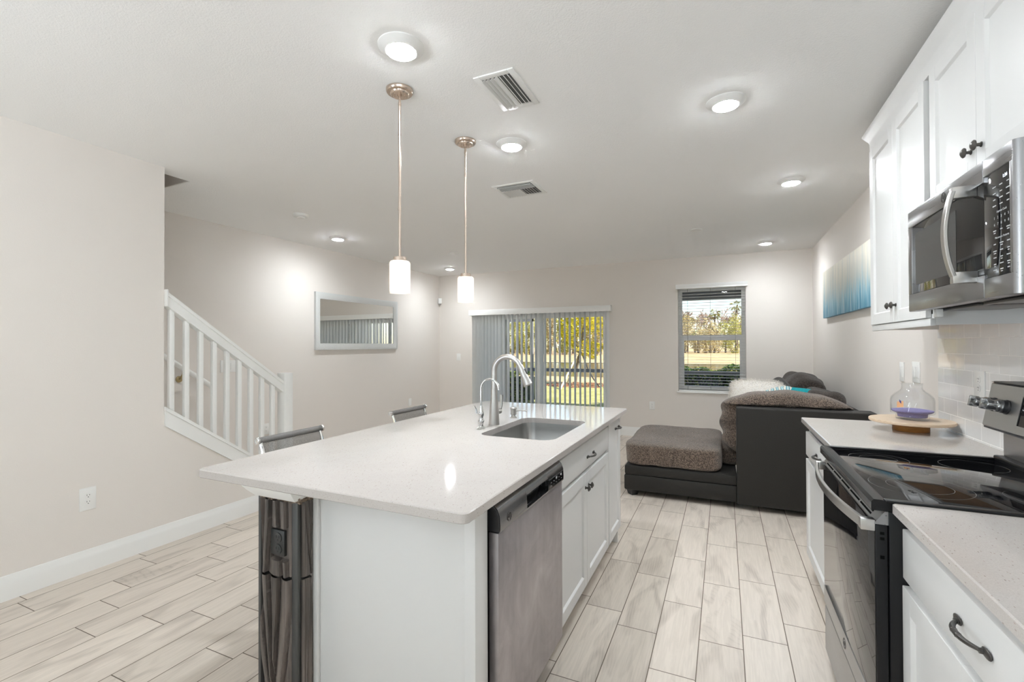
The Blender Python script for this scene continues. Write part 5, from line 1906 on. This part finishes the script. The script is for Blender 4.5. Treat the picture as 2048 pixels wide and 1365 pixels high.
# the young yellow tree by the water, with stakes and a mulch bed
t = thing('yellow_tree', 'young yellow-leaved tree staked on the lawn beyond the sliding door', 'tree', (-5.0, 16.7, G))
b = MB()
b.tube([(-5.02, 16.7, G), (-4.95, 16.7, .5), (-4.83, 16.7, 1.15), (-4.68, 16.68, 1.9), (-4.55, 16.7, 2.7)], [.055, .05, .045, .035, .015], 10)
for i in range(16):
    a = rg.uniform(0, 6.28); z = rg.uniform(1.0, 2.5)
    p = Vector((-4.9 + (z - 1) * .2, 16.7, z))
    q = p + Vector((math.cos(a) * rg.uniform(.4, 1.0), math.sin(a) * .7, rg.uniform(.1, .6)))
    b.tube([p, (p + q) / 2 + Vector((0, 0, .06)), q], [.018, .012, .005], 6)
b.build('trunk', M['bark'], t)
b = MB(); leaves(b, (-4.55, 16.7, 2.25), (1.05, .95, 1.35), 5200, .052, rg, .1, clump=60)
leaves(b, (-4.25, 16.6, 1.25), (.55, .55, .45), 700, .05, rg, .1, clump=12)
b.build('crown', M['leaf_yellow'], t, smooth=0)
b = MB()
for i in range(260):
    a = rg.uniform(0, 6.28); r_ = rg.random() ** .5
    c = Vector((-4.85 + math.cos(a) * 1.35 * r_, 16.6 + math.sin(a) * 1.1 * r_, G + .01))
    b.obox(c, (math.cos(a * 3), math.sin(a * 3), rg.uniform(-.2, .2)), (-math.sin(a * 3), math.cos(a * 3), 0), (0, 0, 1), .12, .05, .03)
tag(b.build('mulch_bed', M['mulch'], smooth=0), 'brown mulch chips around the young tree', 'mulch', kind='stuff')
for (a, c, lab, mm) in (((-4.95, 14.75, G), (-4.86, 16.55, 1.05), 'pale wooden stake leaning from the lawn against the young tree', M['stake']),
                        ((-5.6, 17.6, G), (-4.9, 16.75, 1.0), 'wooden stake behind the young tree, leaning in from its left', M['stake'])):
    b = MB(); b.cyl(a, c, .032, .03, 8)
    tag(b.build('tree_stake', mm), lab, 'stake')
b = MB(); b.tube([(-4.80, 16.65, 1.15), (-4.45, 16.4, .5), (-4.2, 16.2, .15), (-3.95, 16.05, G + .01)], .022, 8)
tag(b.build('guy_rope', M['rubber']), 'dark guy rope running from the young tree down to the lawn', 'rope')

def hedge(x0, x1, y0, y1, z1, n_, label):
    t = thing('hedge', label, 'hedge', ((x0 + x1) / 2, (y0 + y1) / 2, G))
    b = MB()
    for i in range(n_):
        x = rg.uniform(x0, x1)
        top = z1 + .05 * math.sin(x * 5.1) + .04 * math.sin(x * 11.3)
        f = rg.random()
        if f < .45: p = Vector((x, y0 + rg.uniform(-.05, .06), G + (top - G) * rg.random()))
        elif f < .9: p = Vector((x, rg.uniform(y0, y1), top + rg.uniform(-.06, .05)))
        else: p = Vector((x, y1 + rg.uniform(-.06, .05), G + (top - G) * rg.random()))
        u = Vector((rg.gauss(0, 1), rg.gauss(0, 1), rg.gauss(0, 1))).normalized()
        w = u.cross(Vector((rg.gauss(0, 1), rg.gauss(0, 1), rg.gauss(0, 1)))).normalized()
        s_ = rg.uniform(.022, .042)
        b.bm.faces.new([b.bm.verts.new(q) for q in (p - u * s_, p + w * s_ * .5, p + u * s_, p - w * s_ * .5)])
    b.build('foliage', M['leaf_hedge'], t, smooth=0)
    b = MB()
    for i in range(int((x1 - x0) / .12)):
        x = x0 + .06 + i * .12
        for k in range(3):
            q = Vector((x + rg.uniform(-.12, .12), rg.uniform(y0 + .05, y1 - .05), z1 - .1))
            b.tube([(x, (y0 + y1) / 2, G), q], [.010, .004], 5)
    b.build('stems', M['bark'], t, smooth=0)
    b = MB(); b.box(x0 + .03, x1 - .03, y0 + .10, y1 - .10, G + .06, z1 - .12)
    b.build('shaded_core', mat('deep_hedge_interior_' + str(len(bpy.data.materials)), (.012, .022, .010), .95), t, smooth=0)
hedge(-1.9, 1.6, 10.75, 11.5, .80, 6500, 'clipped green hedge outside the right-hand window')
hedge(-6.6, -4.45, 10.75, 11.4, .66, 4200, 'clipped green hedge outside the left pane of the sliding door')

# the far treeline: every tree its own object
def bushy(x, y, h, wd, mkey, n_, label, group):
    t = thing('bushy_tree', label, 'tree', (x, y, G), group)
    b = MB(); b.tube([(x, y, G), (x + .1, y, h * .5)], [.16, .07], 7); b.build('trunk', M['bark'], t)
    b = MB(); leaves(b, (x, y, h * .46), (wd, wd * .6, h * .52), int(n_ * 3.2), .13, rg, .2, clump=40); b.build('crown', M[mkey], t, smooth=0)
def palm(x, y, h, label, group):
    t = thing('palm_tree', label, 'palm', (x, y, G), group)
    b = MB(); b.tube([(x, y, G), (x + rg.uniform(-.2, .2), y, h * .5), (x + rg.uniform(-.3, .3), y, h)], [.19, .16, .15], 8)
    tr_ = b.build('trunk', M['bark'], t)
    b = MB()
    for i in range(30):
        a = rg.uniform(0, 6.28); el = rg.uniform(-.9, 1.2)
        L_ = rg.uniform(1.1, 1.6)
        p = Vector((x, y, h))
        d_ = Vector((math.cos(a) * math.cos(el), math.sin(a) * math.cos(el), math.sin(el)))
        side = d_.cross(Vector((0, 0, 1))).normalized()
        tip = p + d_ * L_
        for k in range(9):
            s_ = (k - 4) / 4
            e_ = p + d_ * L_ * (.75 + .25 * (1 - abs(s_))) + side * s_ * .55 - Vector((0, 0, .25 + .25 * abs(s_)))
            m_ = p + d_ * L_ * .45
            b.bm.faces.new([b.bm.verts.new(q) for q in (m_, m_.lerp(e_, .5) + Vector((0, 0, .05)) + side * .03, e_, m_.lerp(e_, .5) - side * .03)])
    b.build('fronds', M['leaf_palm'], t, smooth=0)
def bare(x, y, h, label, group):
    t = thing('bare_tree', label, 'tree', (x, y, G), group)
    b = MB()
    def branch(p, d_, L_, r_, dep):
        q = p + d_ * L_
        b.tube([p, q], [r_, r_ * .65], 5, caps=False)
        if dep == 0: return
        for k in range(rg.choice((2, 3, 3))):
            nd = (d_ + Vector((rg.gauss(0, .45), rg.gauss(0, .45), rg.gauss(0, .25)))).normalized()
            branch(p.lerp(q, rg.uniform(.6, 1)), nd, L_ * rg.uniform(.6, .82), max(r_ * .62, .05), dep - 1)
    branch(Vector((x, y, G)), Vector((rg.uniform(-.1, .1), 0, 1)).normalized(), h * .30, .15, 6)
    b.build('branches', M['twig'], t, smooth=0)
gb = 'bushy trees of the far treeline'; gp = 'palms of the far treeline'; gd = 'bare trees of the far treeline'
lb = 'olive-yellow bushy tree in the treeline across the pond'
ls = 'straw-coloured low bush at the foot of the treeline across the pond'
lp = 'palm standing among the trees across the pond'
ld = 'leafless grey-brown tree in the treeline across the pond'
# seen through the sliding door (x about -48 .. -14 at y 85) and through the window (x about -12 .. 8)
for i in range(20):
    x = -48 + i * 1.75 + rg.uniform(-.4, .4)
    bushy(x, 66 + (i % 3) * 5 + rg.uniform(-1, 1), rg.uniform(6.5, 9.5), rg.uniform(1.3, 1.9), rg.choice(('leaf_olive', 'leaf_olive', 'leaf_olive', 'leaf_straw')), 1300, lb, gb)
for i in range(10):
    bare(-48 + i * 3.5 + rg.uniform(-.5, .5), 84 + (i % 2) * 6, rg.uniform(12, 15), ld, gd)
for i in range(14):
    x = -13.5 + i * 1.75 + rg.uniform(-.4, .4)
    bushy(x, 84 + (i % 3) * 4 + rg.uniform(-1, 1), rg.uniform(4.5, 7.2), rg.uniform(1.4, 2.0), rg.choice(('leaf_olive', 'leaf_straw', 'leaf_straw')), 800, lb, gb)
for i in range(11):
    bare(-14 + i * 2.2 + rg.uniform(-.4, .4), 99 + (i % 3) * 4, rg.uniform(8.5, 11), ld, gd)
for x, y, h in ((-10.2, 92, 5.0), (-9.0, 84, 3.1), (-6.4, 96, 6.2), (-1.6, 92, 6.9), (2.0, 95, 8.6), (-4.0, 86, 2.9), (5.5, 90, 4.2), (-2.6, 84, 2.4), (7.2, 93, 5.4), (-34, 70, 6.0), (-27, 72, 7.5), (-41, 74, 5.5)):
    palm(x, y, h, lp, gp)
